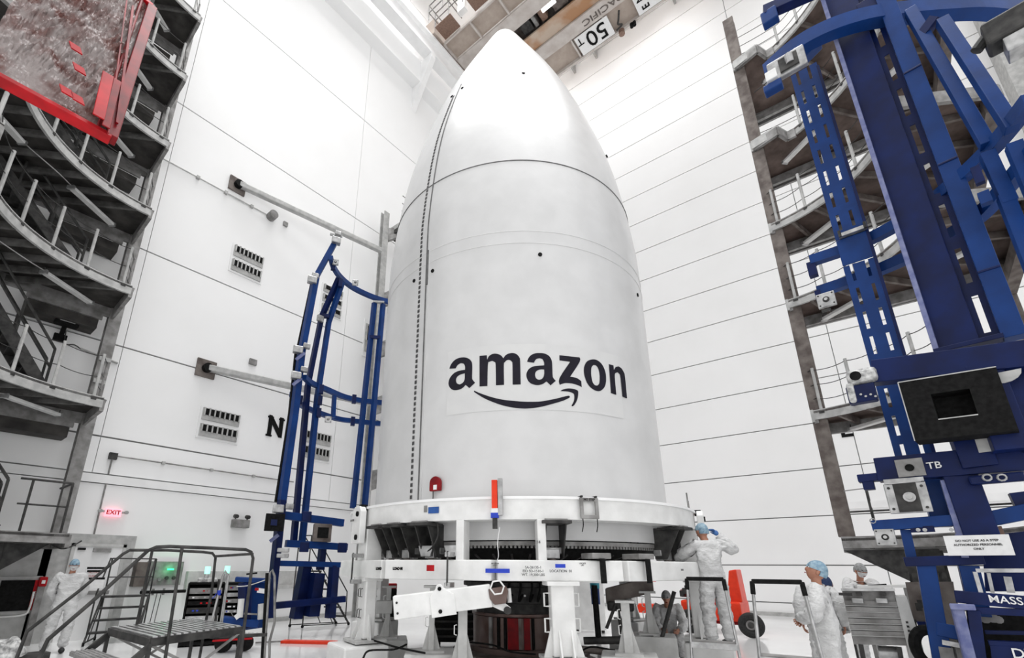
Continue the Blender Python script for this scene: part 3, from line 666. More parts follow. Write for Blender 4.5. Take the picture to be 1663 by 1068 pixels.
q = MB().prism([(2.3, 13.2, 2.05), (.4, 13.2, 2.05), (.4, 13.2, 1.0), (1.5, 13.2, 1.42)], (0, .5, 0)); q.build('haunch', M_dark, LT)
MB().box(1.25, 1.6, 13.1, 13.7, 0, 2.05).build('support_column', M_dark, LT, bevel=.01)
MB().tube(catmull([(2.3, 13.0, 2.02), (2.45, 12.9, 1.95), (2.6, 12.9, 2.0), (2.75, 12.9, 2.12)]), .015, 6).build('loose_cable', M_dark, LT)
# --- right tower
RT = thing('platform_tower', (13.2, .6, 0), 'grey steel work platform tower with curved decks behind the blue mast', 'scaffold tower')
RC, RR = (10.3, 1.0), 2.72
MB().box(13.05, 13.12, .46, .74, 2.3, 17.8).box(13.12, 13.32, .58, .62, 2.3, 17.8).box(13.30, 13.34, .46, .74, 2.3, 17.8).build('column', M_steelb, RT)
MB().box(14.3, 14.55, -3.15, -2.95, 0, 17.8).build('column', M_steelb, RT)
rl_ = [(2.06, 14.3), (4.86, 14.35), (7.72, 14.35), (9.97, 14.35), (12.68, 15.0), (15.72, 15.6)]
for i, (z, xb) in enumerate(rl_):
    up_ = i >= 4
    R_a = RR if not up_ else 3.15; a_0 = -6.5 if not up_ else -24
    p0 = (RC[0]+R_a*math.cos(math.radians(a_0)), RC[1]+R_a*math.sin(math.radians(a_0)))
    outl = [(11.3, -3.2), (xb, -3.2), (xb, .62), (13.02, .66)] + ([(12.83, .08), (13.2, -.08)] if up_ else [])
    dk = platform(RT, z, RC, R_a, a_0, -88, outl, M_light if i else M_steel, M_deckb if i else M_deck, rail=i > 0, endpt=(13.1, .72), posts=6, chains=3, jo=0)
    if i:
        MB().box(13.0, 13.35, .68, .74, z-.05, z+.24).build('corner_plate', M_light, dk)
        if up_:
            MB().bar((12.99, .7, z+.11), (12.85, .08, z+.11), .07, .26).bar((12.85, .08, z+.11), (13.25, -.1, z+.11), .07, .26).build('flip_panel', M_light, dk)
        tube_light(dk, (13.95, .1, z), (13.25, -.7, z)); tube_light(dk, (12.9, -1.7, z), (12.3, -2.5, z))
        MB().bar((11.5, -3.1, z-.02), (14.3, -3.05, z-.35), .2, .3).build('knee_brace', M_steelb, dk)
        MB().box(xb-.35, xb-.25, -3.1, .6, z-.15, z+.1).build('cross_beam', M_steel, dk)
MB().prism([(13.0, .7, 2.02), (13.0, -.75, 2.02), (13.0, -.75, 1.32), (13.0, -.35, 1.35)], (.5, 0, 0)).build('haunch', M_dark, RT)
MB().box(13.1, 13.45, -.80, -.40, 0, 2.0).build('support_column', M_dark, RT, bevel=.01)
MB().box(13.02, 13.1, -3.2, .7, 2.02, 2.3).build('base_beam', M_steel, RT)
q = MB()
for y in (.1, -1.3, -2.7): q.tube([(13.1, y, 2.25), (13.1, y, 3.3)], .022, 6)
q.tube([(13.1, .45, 2.8), (13.1, -2.9, 2.8)], .02, 6); q.build('side_railing', M_dark, RT)
# --- corner tower behind the fairing
BT = thing('platform_tower', (11.3, 14.0, 0), 'grey steel platform tower behind the fairing and blue arched frame', 'scaffold tower')
c0_ = pd(588+9, 800, 17.9)
MB().box(c0_.x-.14, c0_.x+.14, c0_.y-.02, c0_.y+.02, 0, 16.6).box(c0_.x-.14, c0_.x+.14, c0_.y+.2, c0_.y+.24, 0, 16.6).box(c0_.x-.02, c0_.x+.02, c0_.y, c0_.y+.2, 0, 16.6).build('column', M_light, BT)
for z in (4.86, 7.8, 10.2, 12.5, 15.75):
    dk = MB().box(c0_.x+.3, c0_.x+3.2, c0_.y-.9, c0_.y+.3, z, z+.22).build('platform_deck', M_light, BT)
    MB().prism([(c0_.x+.14, c0_.y, z+.1), (c0_.x+.9, c0_.y-.9, z+.1), (c0_.x+.9, c0_.y-.9, z-.1), (c0_.x+.14, c0_.y, z-.55)], (0.1, .1, 0)).build('knee_brace', M_steel, dk)
    MB().box(c0_.x+.3, c0_.x+3.2, c0_.y-.6, c0_.y+.2, z-.2, z).build('underside_beam', M_dark, dk)
    q = MB()
    for k in range(4): x = c0_.x+.4+.9*k; q.tube([(x, c0_.y-.88, z+.2), (x, c0_.y-.88, z+1.3)], .03, 6)
    for h in (.5, .9, 1.3): q.tube([(c0_.x+.1, c0_.y-.88, z+h), (c0_.x+3.2, c0_.y-.88, z+h)], .02, 5)
    q.build('railing', M_steel, dk)
# wall struts
for (pa, pb, nm) in (((388, 299), (619, 407), 'upper grey steel strut reaching from bracket on left wall to the corner tower'), ((337, 597), (600, 655), 'lower grey steel strut reaching from bracket on left wall to the corner tower')):
    a = hit(*pa, 1, 14.85); b = pd(*pb, 17.6); s = thing('wall_strut', a, nm, 'strut')
    MB().bar(a, b, .2, .2).build('strut_tube', M_light, s, bevel=.03)
    MB().box(a.x-.28, a.x+.28, 14.93, 15.0, a.z-.28, a.z+.28).build('wall_plate', M_steelb, s)
    MB().cyl(a+Vector((0, .1, 0)), a-Vector((0, .1, 0)), .14, 16).build('swivel', M_black, s)
# ================================================================== LEFT WALL FITTINGS
def vent(x0, x1, z0, z1, rows, lab, n=7):
    v = thing('louvre_vent', ((x0+x1)/2, 15, z0), lab, 'vent')
    MB().box(x0, x1, 14.965, 15.0, z0, z1).build('frame_plate', M_trim, v)
    h = (z1-z0)/rows
    for r in range(rows):
        zb = z0+r*h+h*.12; zt = z0+(r+1)*h-h*.12
        MB().box(x0+.06, x1-.06, 14.93, 14.965, zb, zt).build('louvre_panel', M_light, v, bevel=.01)
        bx = MB().box(x0+.1, x1-.1, 14.91, 14.94, zb+(zt-zb)*.42, zt-(zt-zb)*.08).build('dark_slot', M_black, v)
        for k in range(n+1):
            x = x0+.1+(x1-x0-.2)*k/n; MB().box(x-.02, x+.02, 14.88, 14.93, zb+(zt-zb)*.36, zt-(zt-zb)*.02).build('vane', M_light, v)
vent(5.35, 6.5, 11.0, 12.1, 2, 'upper double louvre vent on left wall beside the upper strut')
vent(5.3, 6.55, 5.25, 6.25, 2, 'double louvre vent on left wall to the left of letter N')
vent(8.75, 9.95, 5.2, 6.3, 2, 'double louvre vent seen just right of the blue posts, low')
vent(8.85, 9.85, 11.0, 12.3, 3, 'triple louvre vent behind the slanted blue posts', 3)
vent(11.0, 11.6, 9.9, 11.6, 1, 'grey grille vent beside the corner tower column', 4)
text_mesh('wall_letter', 'N', .9, (7.72, 14.985, 6.08), (1, 0, 0), Z, M_black, wl, .01, .045, squeeze=.8)
for x_, z_ in ((7.52, 6.40), (7.92, 6.40), (7.52, 5.77)): MB().box(x_-.1, x_+.1, 14.97, 15.0, z_-.03, z_+.03).build('letter_serif', M_black, wl)
text_mesh('wall_letter', 'E', .8, (21.985, .32, 6.52), (0, -1, 0), Z, M_black, wr, .01, .02)
def wbox(name, lab, cat, x0, x1, z0, z1, d, m, y=15.0): 
    return tag(MB().box(x0, x1, y-d, y, z0, z1).build(name, m, bevel=.01), lab, cat)
wbox('junction_box', 'small grey junction box on left wall above the lower strut', 'box', 6.5, 6.75, 8.0, 8.2, .08, M_steel)
wbox('junction_box', 'small grey junction box on left wall near the upper strut', 'box', 6.95, 7.12, 13.8, 13.98, .08, M_steel)
# floodlight on wall under platforms
f = thing('flood_light', (1.75, 14.9, 7.2), 'black floodlight on bracket on left wall under the platforms', 'light')
a = hit(108, 522, 1, 14.7); MB().box(a.x-.24, a.x+.24, 14.5, 14.72, a.z-.15, a.z+.15).build('lamp_head', M_black, f, bevel=.03)
MB().box(a.x-.15, a.x+.15, 14.48, 14.5, a.z-.08, a.z+.08).build('lamp_glass', M_light, f)
b = hit(98, 548, 1, 14.9); MB().bar(a, (b.x, 14.93, b.z), .09, .09).box(b.x-.13, b.x+.13, 14.9, 15, b.z-.08, b.z+.1).build('bracket', M_black, f)
MB().tube(catmull([a+Vector((.05, .1, -.2)), a+Vector((.12, .2, -.5)), a+Vector((.3, .25, -.45)), a+Vector((.45, .28, -.5))]), .015, 6).build('cable', M_dark, f)
MB().cyl((a.x+.45, 14.97, a.z-.5), (a.x+1.3, 14.97, a.z-.62), .03, 8).build('conduit', M_light, f)
# conduit run, exit sign, door surround
cd = thing('wall_conduit', (3.38, 14.95, 4.3), 'thin grey conduit run on left wall above the exit sign', 'pipe')
MB().tube([(3.4, 14.95, 2.3), (3.4, 14.95, 4.32), (3.45, 14.95, 4.35), (8.6, 14.95, 4.35)], .02, 6).build('pipe_run', M_steel, cd)
MB().box(3.32, 3.5, 14.9, 15, 4.25, 4.42).build('elbow_box', M_dark, cd)
for x in (4.6, 5.9, 7.2, 8.3): MB().box(x-.04, x+.04, 14.92, 15, 4.31, 4.39).build('pipe_clip', M_light, cd)
c2 = thing('wall_conduit', (3.0, 14.95, 14.2), 'thin conduit with sensor on left wall above the upper strut', 'pipe')
pA, pB = hit(262, 256, 1, 14.95), hit(440, 352, 1, 14.95)
MB().tube([pA, pB], .022, 6).build('pipe_run', M_light, c2)
for t in (.3, .55, .8): p = pA.lerp(pB, t); MB().box(p.x-.05, p.x+.05, 14.9, 15, p.z-.05, p.z+.05).build('pipe_clip', M_light, c2)
MB().cyl((pB.x, 14.7, pB.z), (pB.x, 15, pB.z), .16, 14).build('sensor_head', M_steel, c2)
ex = thing('exit_sign', (3.72, 14.9, 2.84), 'lit pink-red EXIT sign with two lamps above the door', 'sign')
eL = hit(184, 832, 1, 14.85); MB().box(eL.x-.18, eL.x+.18, 14.84, 14.93, eL.z-.1, eL.z+.1).build('sign_box', M_pink, ex, bevel=.01)
text_mesh('sign_text', 'EXIT', .15, (eL.x, 14.832, eL.z), (1, 0, 0), Z, M_red, ex, .003, .003)
for s_ in (-1, 1): MB().cyl((eL.x+.18*s_, 14.88, eL.z+.02), (eL.x+.28*s_, 14.86, eL.z+.03), .03, 10).cyl((eL.x+.28*s_, 14.9, eL.z+.03), (eL.x+.28*s_, 14.8, eL.z+.02), .045, 10).build('lamp_head', M_light, ex)
em = thing('emergency_light', (7.0, 14.9, 2.8), 'grey emergency light box with two lamps on left wall', 'light')
eL = hit(391, 849, 1, 14.85); MB().box(eL.x-.24, eL.x+.24, 14.75, 15, eL.z-.14, eL.z+.1).build('battery_box', M_steel, em, bevel=.015)
for s_ in (-1, 1): MB().cyl((eL.x+.18*s_, 14.85, eL.z+.1), (eL.x+.18*s_, 14.85, eL.z+.17), .02, 8).cyl((eL.x+.18*s_, 14.9, eL.z+.2), (eL.x+.18*s_, 14.76, eL.z+.18), .06, 12).build('lamp_head', M_dark, em)
dv = MB().box(2.45, 4.22, 14.55, 15, 0, 2.34).build('trim_3', M_light); dv['kind'] = 'structure'
dr = MB().box(3.0, 3.95, 14.5, 14.56, 0, 2.05).build('door_1', M_trim); dr['kind'] = 'structure'
for x0, x1, z0, z1 in ((2.93, 3.0, 0, 2.12), (3.95, 4.02, 0, 2.12), (2.93, 4.02, 2.05, 2.12)): MB().box(x0, x1, 14.47, 14.56, z0, z1).build('door_frame', M_white2, dr)
MB().box(3.35, 3.7, 14.42, 14.5, 1.93, 2.02).build('door_closer', M_steel, dr); MB().box(3.1, 3.85, 14.44, 14.5, .98, 1.06).build('push_bar', M_steel, dr)
MB().box(3.05, 3.2, 14.46, 14.5, 1.97, 2.02).build('closer_arm', M_black, dr)
MB().box(3.3, 3.65, 14.48, 14.5, 1.25, 1.55).build('door_notice', M_paper, dr)
text_mesh('notice_text', 'NOTICE', .06, (3.47, 14.475, 1.47), (1, 0, 0), Z, M_red, dr, .001); text_mesh('notice_text', 'CLEAN\nAREA', .06, (3.47, 14.475, 1.36), (1, 0, 0), Z, M_red, dr, .001)
# fire cabinet and red pull box
hc = thing('fire_cabinet', (2.3, 14.4, .6), 'red-edged fire extinguisher cabinet on wall by left tower foot', 'cabinet')
a = hit(30, 940, 1, 14.5); b = hit(52, 992, 1, 14.5)
MB().box(a.x-.35, b.x+.02, 14.4, 14.55, b.z-.04, a.z+.06).build('cabinet_frame', M_light, hc, bevel=.01)
MB().box(a.x-.28, b.x-.1, 14.37, 14.41, b.z+.03, a.z-.02).build('glass_door', M_black, hc)
MB().box(b.x-.1, b.x-.03, 14.36, 14.41, b.z+.03, a.z-.02).build('red_strip', M_red, hc)
text_mesh('strip_text', 'FIRE', .09, (b.x-.065, 14.355, (a.z+b.z)/2), (0, 0, -1), (1, 0, 0), M_paper, hc, .001)
MB().box(a.x-.9, 2.6, 14.55, 15, 0, 2.34).build('wall_block', M_white2, hc)
fp = thing('fire_strobe', (2.6, 14.4, .3), 'red fire alarm strobe on grey post beside the waiting man', 'alarm')
a = hit(69, 944, 1, 14.35); MB().box(a.x-.07, a.x+.07, 14.25, 14.4, a.z-.1, a.z+.1).build('strobe_housing', M_red, fp, bevel=.02)
MB().box(a.x-.03, a.x+.03, 14.23, 14.26, a.z-.04, a.z+.03).build('strobe_lens', M_paper, fp)
MB().box(a.x-.06, a.x+.06, 14.3, 14.45, 0, a.z-.08).build('post', M_steel, fp)
MB().tube(catmull([(a.x-.12, 14.25, a.z-.2), (a.x-.12, 14.25, .75), (a.x-.2, 14.25, .62), (a.x-.6, 14.3, .6)]), .018, 8).build('conduit', M_white, fp)
# gas panels with green glow, rail, hoses
gp = thing('gas_panel', (5.3, 14.9, 1.2), 'grey wall valve panel with gauges glowing green', 'panel')
a = hit(241, 911, 1, 14.9); b = hit(291, 949, 1, 14.9)
MB().box(a.x, b.x, 14.82, 15, b.z, a.z).build('back_panel', M_steel, gp, bevel=.01); MB().box(a.x-.3, a.x, 14.7, 15, b.z-.02, a.z-.02).build('side_panel', M_steelb, gp, bevel=.01)
for u, v in ((.2, .7), (.35, .25), (.55, .3), (.75, .3), (.15, .25)): p = Vector((a.x+(b.x-a.x)*u, 14.8, b.z+(a.z-b.z)*v)); MB().cyl(p, p-Vector((0, .05, 0)), .045, 12).build('gauge', M_chrome if u < .5 else M_dark, gp)
p = Vector(((a.x+b.x)/2+.1, 14.8, (a.z+b.z)/2+.1)); MB().box(p.x-.08, p.x+.08, p.y-.03, p.y, p.z-.02, p.z+.02).build('green_lamp', M_green, gp)
l = bpy.data.lights.new('green_light', 'POINT'); l.color = (.05, 1, .3); l.energy = 2; l.shadow_soft_size = .05; lo_ = bpy.data.objects.new('green_light', l); C.objects.link(lo_); lo_.location = p-Vector((0, .2, 0))
MB().cyl((a.x-.1, 14.72, .98), (b.x+.12, 14.72, .98), .04, 8).build('manifold_pipe', M_black, gp)
for x in (a.x-.05, a.x+.2, a.x+.45): MB().cyl((x, 14.75, .9), (x, 14.75, 1.06), .03, 8).build('valve', M_steel, gp)
for x in (a.x+.3, a.x+.4): MB().tube(sag((x, 14.75, .95), (x-.06, 14.7, .15), 0), .01, 5).build('hose', M_dark, gp)
dc = thing('wall_duct', (6.6, 14.9, 1.2), 'grey green-tinted rail duct on left wall behind the racks', 'duct')
a = hit(304, 927, 1, 14.9); b = hit(480, 955, 1, 14.9); MB().box(a.x, 9.2, 14.8, 15, b.z+.1, a.z).box(a.x, 9.2, 14.75, 15, b.z+.02, b.z+.12).build('duct_body', M_white2, dc, bevel=.01)
# ================================================================== BLUE HANDLING FRAMES
def pz(px, py, z): return hit(px, py, 2, z)
def slotted(q, o, ex, w_, ez, h, slots, ns, sh, d, sw=.05):
    """plate at o (lower left), width vec ex, height vec ez, with columns of slots at offsets"""
    ex, ez = Vector(ex).normalized(), Vector(ez).normalized(); n = ex.cross(ez).normalized()*d/2
    edges = [0]+[e for s_ in slots for e in (s_-sw/2, s_+sw/2)]+[w_]
    for i in range(0, len(edges), 2):
        a, b = edges[i], edges[i+1]; c = o+ex*(a+b)/2+ez*h/2; q.obox(c, ex*(b-a)/2, n, ez*h/2)
    p = h/ns
    for s_ in slots:
        for k in range(ns):
            L = p*(1-sh); c = o+ex*s_+ez*(k*p+L/2+p*sh*.5*0); q.obox(c, ex*sw/2, n, ez*L/2)
    return q
RF = thing('handling_frame', pol(-4, 8.9), 'large near blue steel handling frame with slotted mast and black square box', 'frame')
# --- mast
th = -9.2; e_ = Vector((math.sin(math.radians(th)), -math.cos(math.radians(th)), 0)); nb = Vector((-math.cos(math.radians(th)), -math.sin(math.radians(th)), 0))  # right, toward camera
MO = pol(-6.65, 8.38); MZ0, MZ1 = 4.3, 13.6
def mbox(name, x0, x1, d0, d1, z0, z1, m, parent=RF, bev=.006):
    c = MO+e_*(x0+x1)/2+nb*(d0+d1)/2+Z*(z0+z1)/2
    return MB().obox(c, e_*(x1-x0)/2, nb*(d1-d0)/2, Z*(z1-z0)/2).build(name, m, parent, bevel=bev)
mast = mbox('mast', .05, .42, -.05, 0, MZ0, MZ1, M_navy)
mbox('mast_edge_plate', 0, .055, -.06, .12, MZ0, MZ1, M_lav, mast)  # lit narrow face of the mast, its light painted in lavender
q = MB(); slotted(q, MO+e_*.42+nb*(-.12)+Z*MZ0, e_, .20, Z, MZ1-MZ0, [.09], 13, .74, .02, .06); q.build('slotted_plate', M_navy, mast)
mbox('mast_flange', .60, .80, -.12, .10, MZ0, MZ1, M_blue, mast)
mbox('mast_stiffener', .38, .62, -.1, .02, 10.15, 10.45, M_navy, mast); mbox('mast_stiffener', .0, .62, -.05, .14, MZ0, MZ0+.06, M_navy, mast)
for z in (5.2, 6.9, 8.6): mbox('bolt_plate', .60, .80, .10, .112, z, z+.03, M_navy, mast)
# --- slotted post
th2 = -3.4; e2 = Vector((math.sin(math.radians(th2)), -math.cos(math.radians(th2)), 0)); n2 = Vector((-math.cos(math.radians(th2)), -math.sin(math.radians(th2)), 0))
PO = pol(-2.15, 8.95)
q = MB(); slotted(q, PO+Z*2.9+n2*.02, e2, .40, Z, 3.35, [.10, .29], 8, .70, .02, .04); post = q.build('slotted_post', M_blue, RF)
q = MB(); slotted(q, PO+Z*6.75+n2*.02, e2, .40, Z, 3.65, [.10, .27], 8, .66, .02, .04); q.build('slotted_plate', M_blue, post)
MB().obox(PO+e2*.40+Z*6.6-n2*.02, e2*.02, n2*.06, Z*3.7).build('side_flange', M_navy, post)
MB().obox(PO+e2*.2+Z*6.5+n2*.03, e2*.2, n2*.01, Z*.24).build('splice_plate', M_blue, post, bevel=.02)
MB().obox(PO+e2*.23+Z*6.78+n2*.06, e2*.18, n2*.05, Z*.03).build('splice_bracket', M_chrome, post)
for s_ in (-1, 1): MB().cyl(PO+e2*(.23+.16*s_)+Z*6.74+n2*.12, PO+e2*(.23+.16*s_)+Z*6.85+n2*.12, .02, 8).build('bolt', M_dark, post)
# --- arcs
def arcbeam(pts, z, wd, h, name='arc_beam', m=M_blue, parent=RF):
    P_ = [Vector((p.x, p.y, z)) for p in catmull([pz(*p, z) for p in pts], 6)]
    q = MB(); N = len(P_); vs = []
    for i, p in enumerate(P_):
        t = (P_[min(i+1, N-1)]-P_[max(i-1, 0)]).normalized(); s_ = t.cross(Z)*wd/2
        vs += [p-s_-Z*h/2, p+s_-Z*h/2, p+s_+Z*h/2, p-s_+Z*h/2]
    fs = [(3, 2, 1, 0), tuple((N-1)*4+k for k in range(4))]
    for i in range(N-1):
        for k in range(4): fs.append((i*4+k, i*4+(k+1) % 4, (i+1)*4+(k+1) % 4, (i+1)*4+k))
    return q.add(vs, fs).build(name, m, parent), P_
arcA, pA_ = arcbeam([(1316, 424), (1380, 402), (1440, 374), (1505, 333), (1565, 284), (1620, 230), (1675, 160)], 6.65, .14, .16)
arcB, pB_ = arcbeam([(1328, 474), (1390, 453), (1460, 424), (1525, 392), (1590, 350), (1663, 268), (1720, 190)], 6.13, .14, .16)
arcT, pT_ = arcbeam([(1246, 118), (1290, 80), (1340, 52), (1400, 32), (1463, 22), (1530, 16), (1600, 14), (1690, 26)], 9.95, .2, .26)
MB().obox(pA_[0]-Z*.17, e2*.06, n2*.06, Z*.13).build('end_block', M_navy, arcA); 
def sqplate(p, s_, m=M_chrome, parent=RF, ex=e2, nn=n2, nm='square_plate', bolt=M_dark, back=True):
    o = MB().obox(p, ex*s_, nn*.03, Z*s_).build(nm, m, parent, bevel=.008)
    MB().cyl(p+nn*.03, p+nn*.045, s_*.38, 16).build('centre_bore', bolt, o)
    MB().cyl(p+nn*.045, p+nn*.055, s_*.2, 12).build('bolt_head', m, o)
    for a in (-1, 1):
        for b in (-1, 1): MB().cyl(p+ex*s_*.75*a+Z*s_*.75*b+nn*.03, p+ex*s_*.75*a+Z*s_*.75*b+nn*.04, s_*.1, 6).build('corner_bolt', M_dark, o)
    return o
sqplate(pd(1342, 487, 8.9), .12, parent=arcB); MB().obox(pd(1342, 504, 8.9), e2*.06, n2*.02, Z*.02).build('stud_row', M_dark, arcB)
MB().obox(pB_[0]-Z*.1, e2*.04, n2*.08, Z*.1).build('end_block', M_navy, arcB)
# top fixtures
tp = pd(1278, 106, 7.75)
MB().obox(tp, e2*.26, n2*.05, Z*.2).build('head_fixture', M_chrome, arcT, bevel=.02)
MB().obox(tp+n2*.06+e2*.03-Z*.01, e2*.13, n2*.02, Z*.13).build('fixture_recess', M_dark, arcT); MB().cyl(tp+n2*.06+e2*.05-Z*.05, tp+n2*.1+e2*.05+Z*.1, .06, 12).build('locking_pin', M_chrome, arcT)
MB().obox(pd(1253, 124, 7.7), e2*.08, n2*.05, Z*.09).build('small_plate', M_white, arcT, bevel=.01); MB().obox(pd(1256, 143, 7.75), e2*.13, n2*.08, Z*.07).build('blue_block', M_blue, arcT, bevel=.02)
MB().obox(pd(1313, 88, 8.4), (e2*.9+Z*.5).normalized()*.2, n2*.1, (Z*.9-e2*.5).normalized()*.06).build('blue_block', M_blue, arcT, bevel=.02)
MB().bar(pd(1225, 150, 8.2), pd(1265, 118, 8.2), .012, .012).build('thin_rod', M_dark, arcT)
MB().bar(pd(1240, 22, 8.0), pd(1330, -18, 8.2), .18, .2).build('upper_arm', M_navy, RF, bevel=.01); MB().obox(pd(1250, 28, 8.0)-Z*.02, e2*.12, n2*.08, Z*.14).build('arm_tip', M_blue, RF, bevel=.02)
a = pd(1643, 45, 7.4); MB().obox(a, e_*.22, nb*.14, Z*.16).build('gearbox', M_dark, arcT, bevel=.03); MB().obox(a-Z*.27+e_*.03, e_*.14, nb*.12, Z*.1).build('gearbox_plate', M_chrome, arcT, bevel=.01)
MB().cyl(a-e_*.3-Z*.05, a-e_*.15+Z*.1, .06, 10).build('clamp_screw', M_dark, arcT)
# pair of leaning members and short posts
q = MB().bar(pd(1478, 18, 8.35), pd(1604, 236, 7.95), .13, .13); q.build('leaning_member', M_blue, RF, bevel=.008)
q = MB().bar(pd(1530, 34, 8.2), pd(1645, 210, 7.7), .13, .13); q.build('leaning_member', M_blue, RF, bevel=.008)
q = MB().bar(pd(1603, 250, 7.95), pd(1640, 330, 7.95), .13, .13); q.build('short_post', M_blue, RF)
q = MB().bar(pd(1632, 318, 7.95), pd(1680, 440, 7.95), .13, .13); q.build('short_post', M_blue, RF)
q = MB().bar(pd(1646, 235, 7.7), pd(1690, 340, 7.7), .13, .13); q.build('short_post', M_blue, RF)
MB().bar(pd(1500, 55, 8.25), pd(1520, 28, 8.2), .1, .14).build('link_block', M_navy, RF)
MB().obox(pd(1588, 285, 7.9), e_*.04, nb*.04, Z*.12).build('stub', M_navy, RF); MB().obox(pd(1600, 322, 7.9), e_*.05, nb*.05, Z*.08).build('stub', M_blue, RF)
# --- cross beams, box and lower structure
def fbar(name, pts, D, h, m=M_blue, d=.2, parent=RF, bev=.008, m2=None):
    a, b = pd(*pts[0], D), pd(*pts[1], D); b.z = a.z if abs(a.z-b.z) < .0 else b.z
    return MB().bar(a, b, d, h).build(name, m, parent, bevel=bev)
cb = fbar('cross_beam', ((1418, 606), (1690, 574)), 8.05, .31, M_navy, .22)
bx = thing('dummy', (0, 0, 0), 'x', 'x'); bpy.data.objects.remove(bx)
bc = pd(1550, 657, 7.7)
W_, H_ = .42, .37
ex_ = (pd(1610, 650, 7.75)-pd(1490, 666, 7.65)).normalized(); ez_ = Z
q = MB(); fr_ = [(-W_, -H_), (W_, -H_), (W_, H_), (-W_, H_)]; inr = [(-W_*.40, -H_*.38), (W_*.38, -H_*.38), (W_*.38, H_*.45), (-W_*.40, H_*.45)]
vs = []
for d in (0.0, -.3):
    for u, v in fr_: vs.append(bc+ex_*u+ez_*v+nb*d)
for d in (0.0, -.25):
    for u, v in inr: vs.append(bc+ex_*u+ez_*v+nb*d)
fs = [(4, 5, 6, 7)]+[(i, (i+1) % 4, 4+(i+1) % 4, 4+i) for i in range(4)]+[(8+i, 8+(i+1) % 4, 12+(i+1) % 4, 12+i) for i in range(4)]+[(i, (i+1) % 4, 8+(i+1) % 4, 8+i) for i in range(4)]+[(12, 13, 14, 15)]
kb = q.add(vs, fs).build('black_box', M_black, RF)
MB().bar(bc+ex_*-W_*.4+ez_*-H_*.40+nb*.004, bc+ex_*W_*.38+ez_*-H_*.40+nb*.004, .012, .012).build('recess_edge', M_light, kb)
MB().bar(bc+ex_*-W_+ez_*-H_+nb*.004, bc+ex_*-W_+ez_*H_+nb*.004, .01, .012).bar(bc+ex_*-W_+ez_*H_+nb*.004, bc+ex_*W_+ez_*H_+nb*.004, .012, .012).build('box_edge', M_light, kb)
MB().bar(pd(1590, 600, 8.2), pd(1640, 735, 8.2), .3, .55).build('back_column', M_navy, RF, bevel=.01)
MB().bar(pd(1640, 590, 8.3), pd(1690, 735, 8.3), .3, .3).build('back_column', M_navy, RF, bevel=.01)
MB().bar(pd(1563, 690, 8.25), pd(1590, 760, 8.25), .3, .3).build('back_column', M_navy, RF, bevel=.01)
a = pd(1625, 605, 7.95); MB().prism([a+e_*.16*math.cos(x)+Z*.13*math.sin(x) for x in [math.pi+math.pi*k/8 for k in range(9)]], nb*.02).build('half_disc', M_light, RF)
a = pd(1590, 735, 8.1); MB().prism([a]+[a+e_*.2*math.cos(x)+Z*.2*math.sin(x) for x in [math.pi/2*k/6 for k in range(7)]], nb*.01).build('web_cutout_plate', M_light, RF)
# wrapped connector at the left end of cross beam
cw = pd(1400, 612, 7.95); MB().obox(cw, e2*.16, n2*.1, Z*.1).build('wrapped_connector', M_plastic, cb, bevel=.05); MB().cyl(cw+n2*.1-e2*.06, cw+n2*.13-e2*.06, .06, 14).build('bore', M_black, cb)
MB().obox(pd(1400, 640, 7.95), e2*.15, n2*.08, Z*.12).build('navy_block', M_navy, cb, bevel=.02); MB().obox(pd(1384, 640, 7.95), e2*.04, n2*.1, Z*.14).build('wrapped_edge', M_plastic, cb, bevel=.03)
for k in range(4): MB().cyl(pd(1398+k*8, 640+(k % 2)*3, 7.86), pd(1398+k*8, 640+(k % 2)*3, 7.84), .014, 8).build('hole', M_light, cb)
# TB beam
TBb = fbar('marked_beam', ((1424, 764), (1690, 742)), 8.3, .30, M_navy, .24)
lt = pd(1517, 756, 8.15); text_mesh('beam_letters', 'TB', .115, lt+n2*.02, (pd(1663, 745, 8.3)-pd(1430, 769, 8.3)).normalized(), Z, M_paper, TBb, .004, .001)
MB().obox(pd(1478, 759, 8.15), e2*.13, n2*.01, Z*.11).build('light_plate', M_steel, TBb); MB().cyl(pd(1477, 759, 8.14), pd(1477, 759, 8.12), .045, 14).build('bore', M_black, TBb)
MB().obox(pd(1412, 776, 8.3), e2*.12, n2*.08, Z*.05).obox(pd(1411, 788, 8.3), e2*.06, n2*.06, Z*.06).build('left_lug', M_navy, TBb, bevel=.01)
MB().bar(pd(1370, 797, 8.3), pd(1402, 793, 8.3), .012, .012).build('thin_rod', M_steel, TBb)
MB().bar(pd(1435, 782, 8.1), pd(1500, 777, 8.1), .02, .05).build('mount_strip', M_chrome, TBb)
gpz = pd(1474, 808, 8.15); pl = MB().obox(gpz, e2*.20, n2*.03, Z*.185).build('guide_plate', M_chrome, TBb, bevel=.01)
MB().obox(gpz+n2*.035, e2*.11, n2*.01, Z*.175).build('plate_recess', M_dark, pl)
MB().cyl(gpz+n2*.04+e2*.02, gpz+n2*.09+e2*.02, .06, 16).build('nut', M_chrome, pl); MB().cyl(gpz+n2*.09+e2*.02, gpz+n2*.13+e2*.02, .03, 12).build('stud', M_light, pl)
for a in (-1, 1):
    for b in (-1, 1): MB().cyl(gpz+e2*.155*a+Z*.13*b+n2*.03, gpz+e2*.155*a+Z*.13*b+n2*.045, .016, 8).build('corner_bolt', M_dark, pl)
MB().obox(pd(1618, 777, 8.15), e_*.22, nb*.06, Z*.05).build('padeye_plate', M_navy, TBb, bevel=.02)
for px in (1603, 1627): MB().tube([pd(px, 775, 8.06)+e_*.035*math.cos(t*math.pi/5)+Z*.035*math.sin(t*math.pi/5) for t in range(10)], .011, 6, True).build('padeye_ring', M_chrome, TBb)
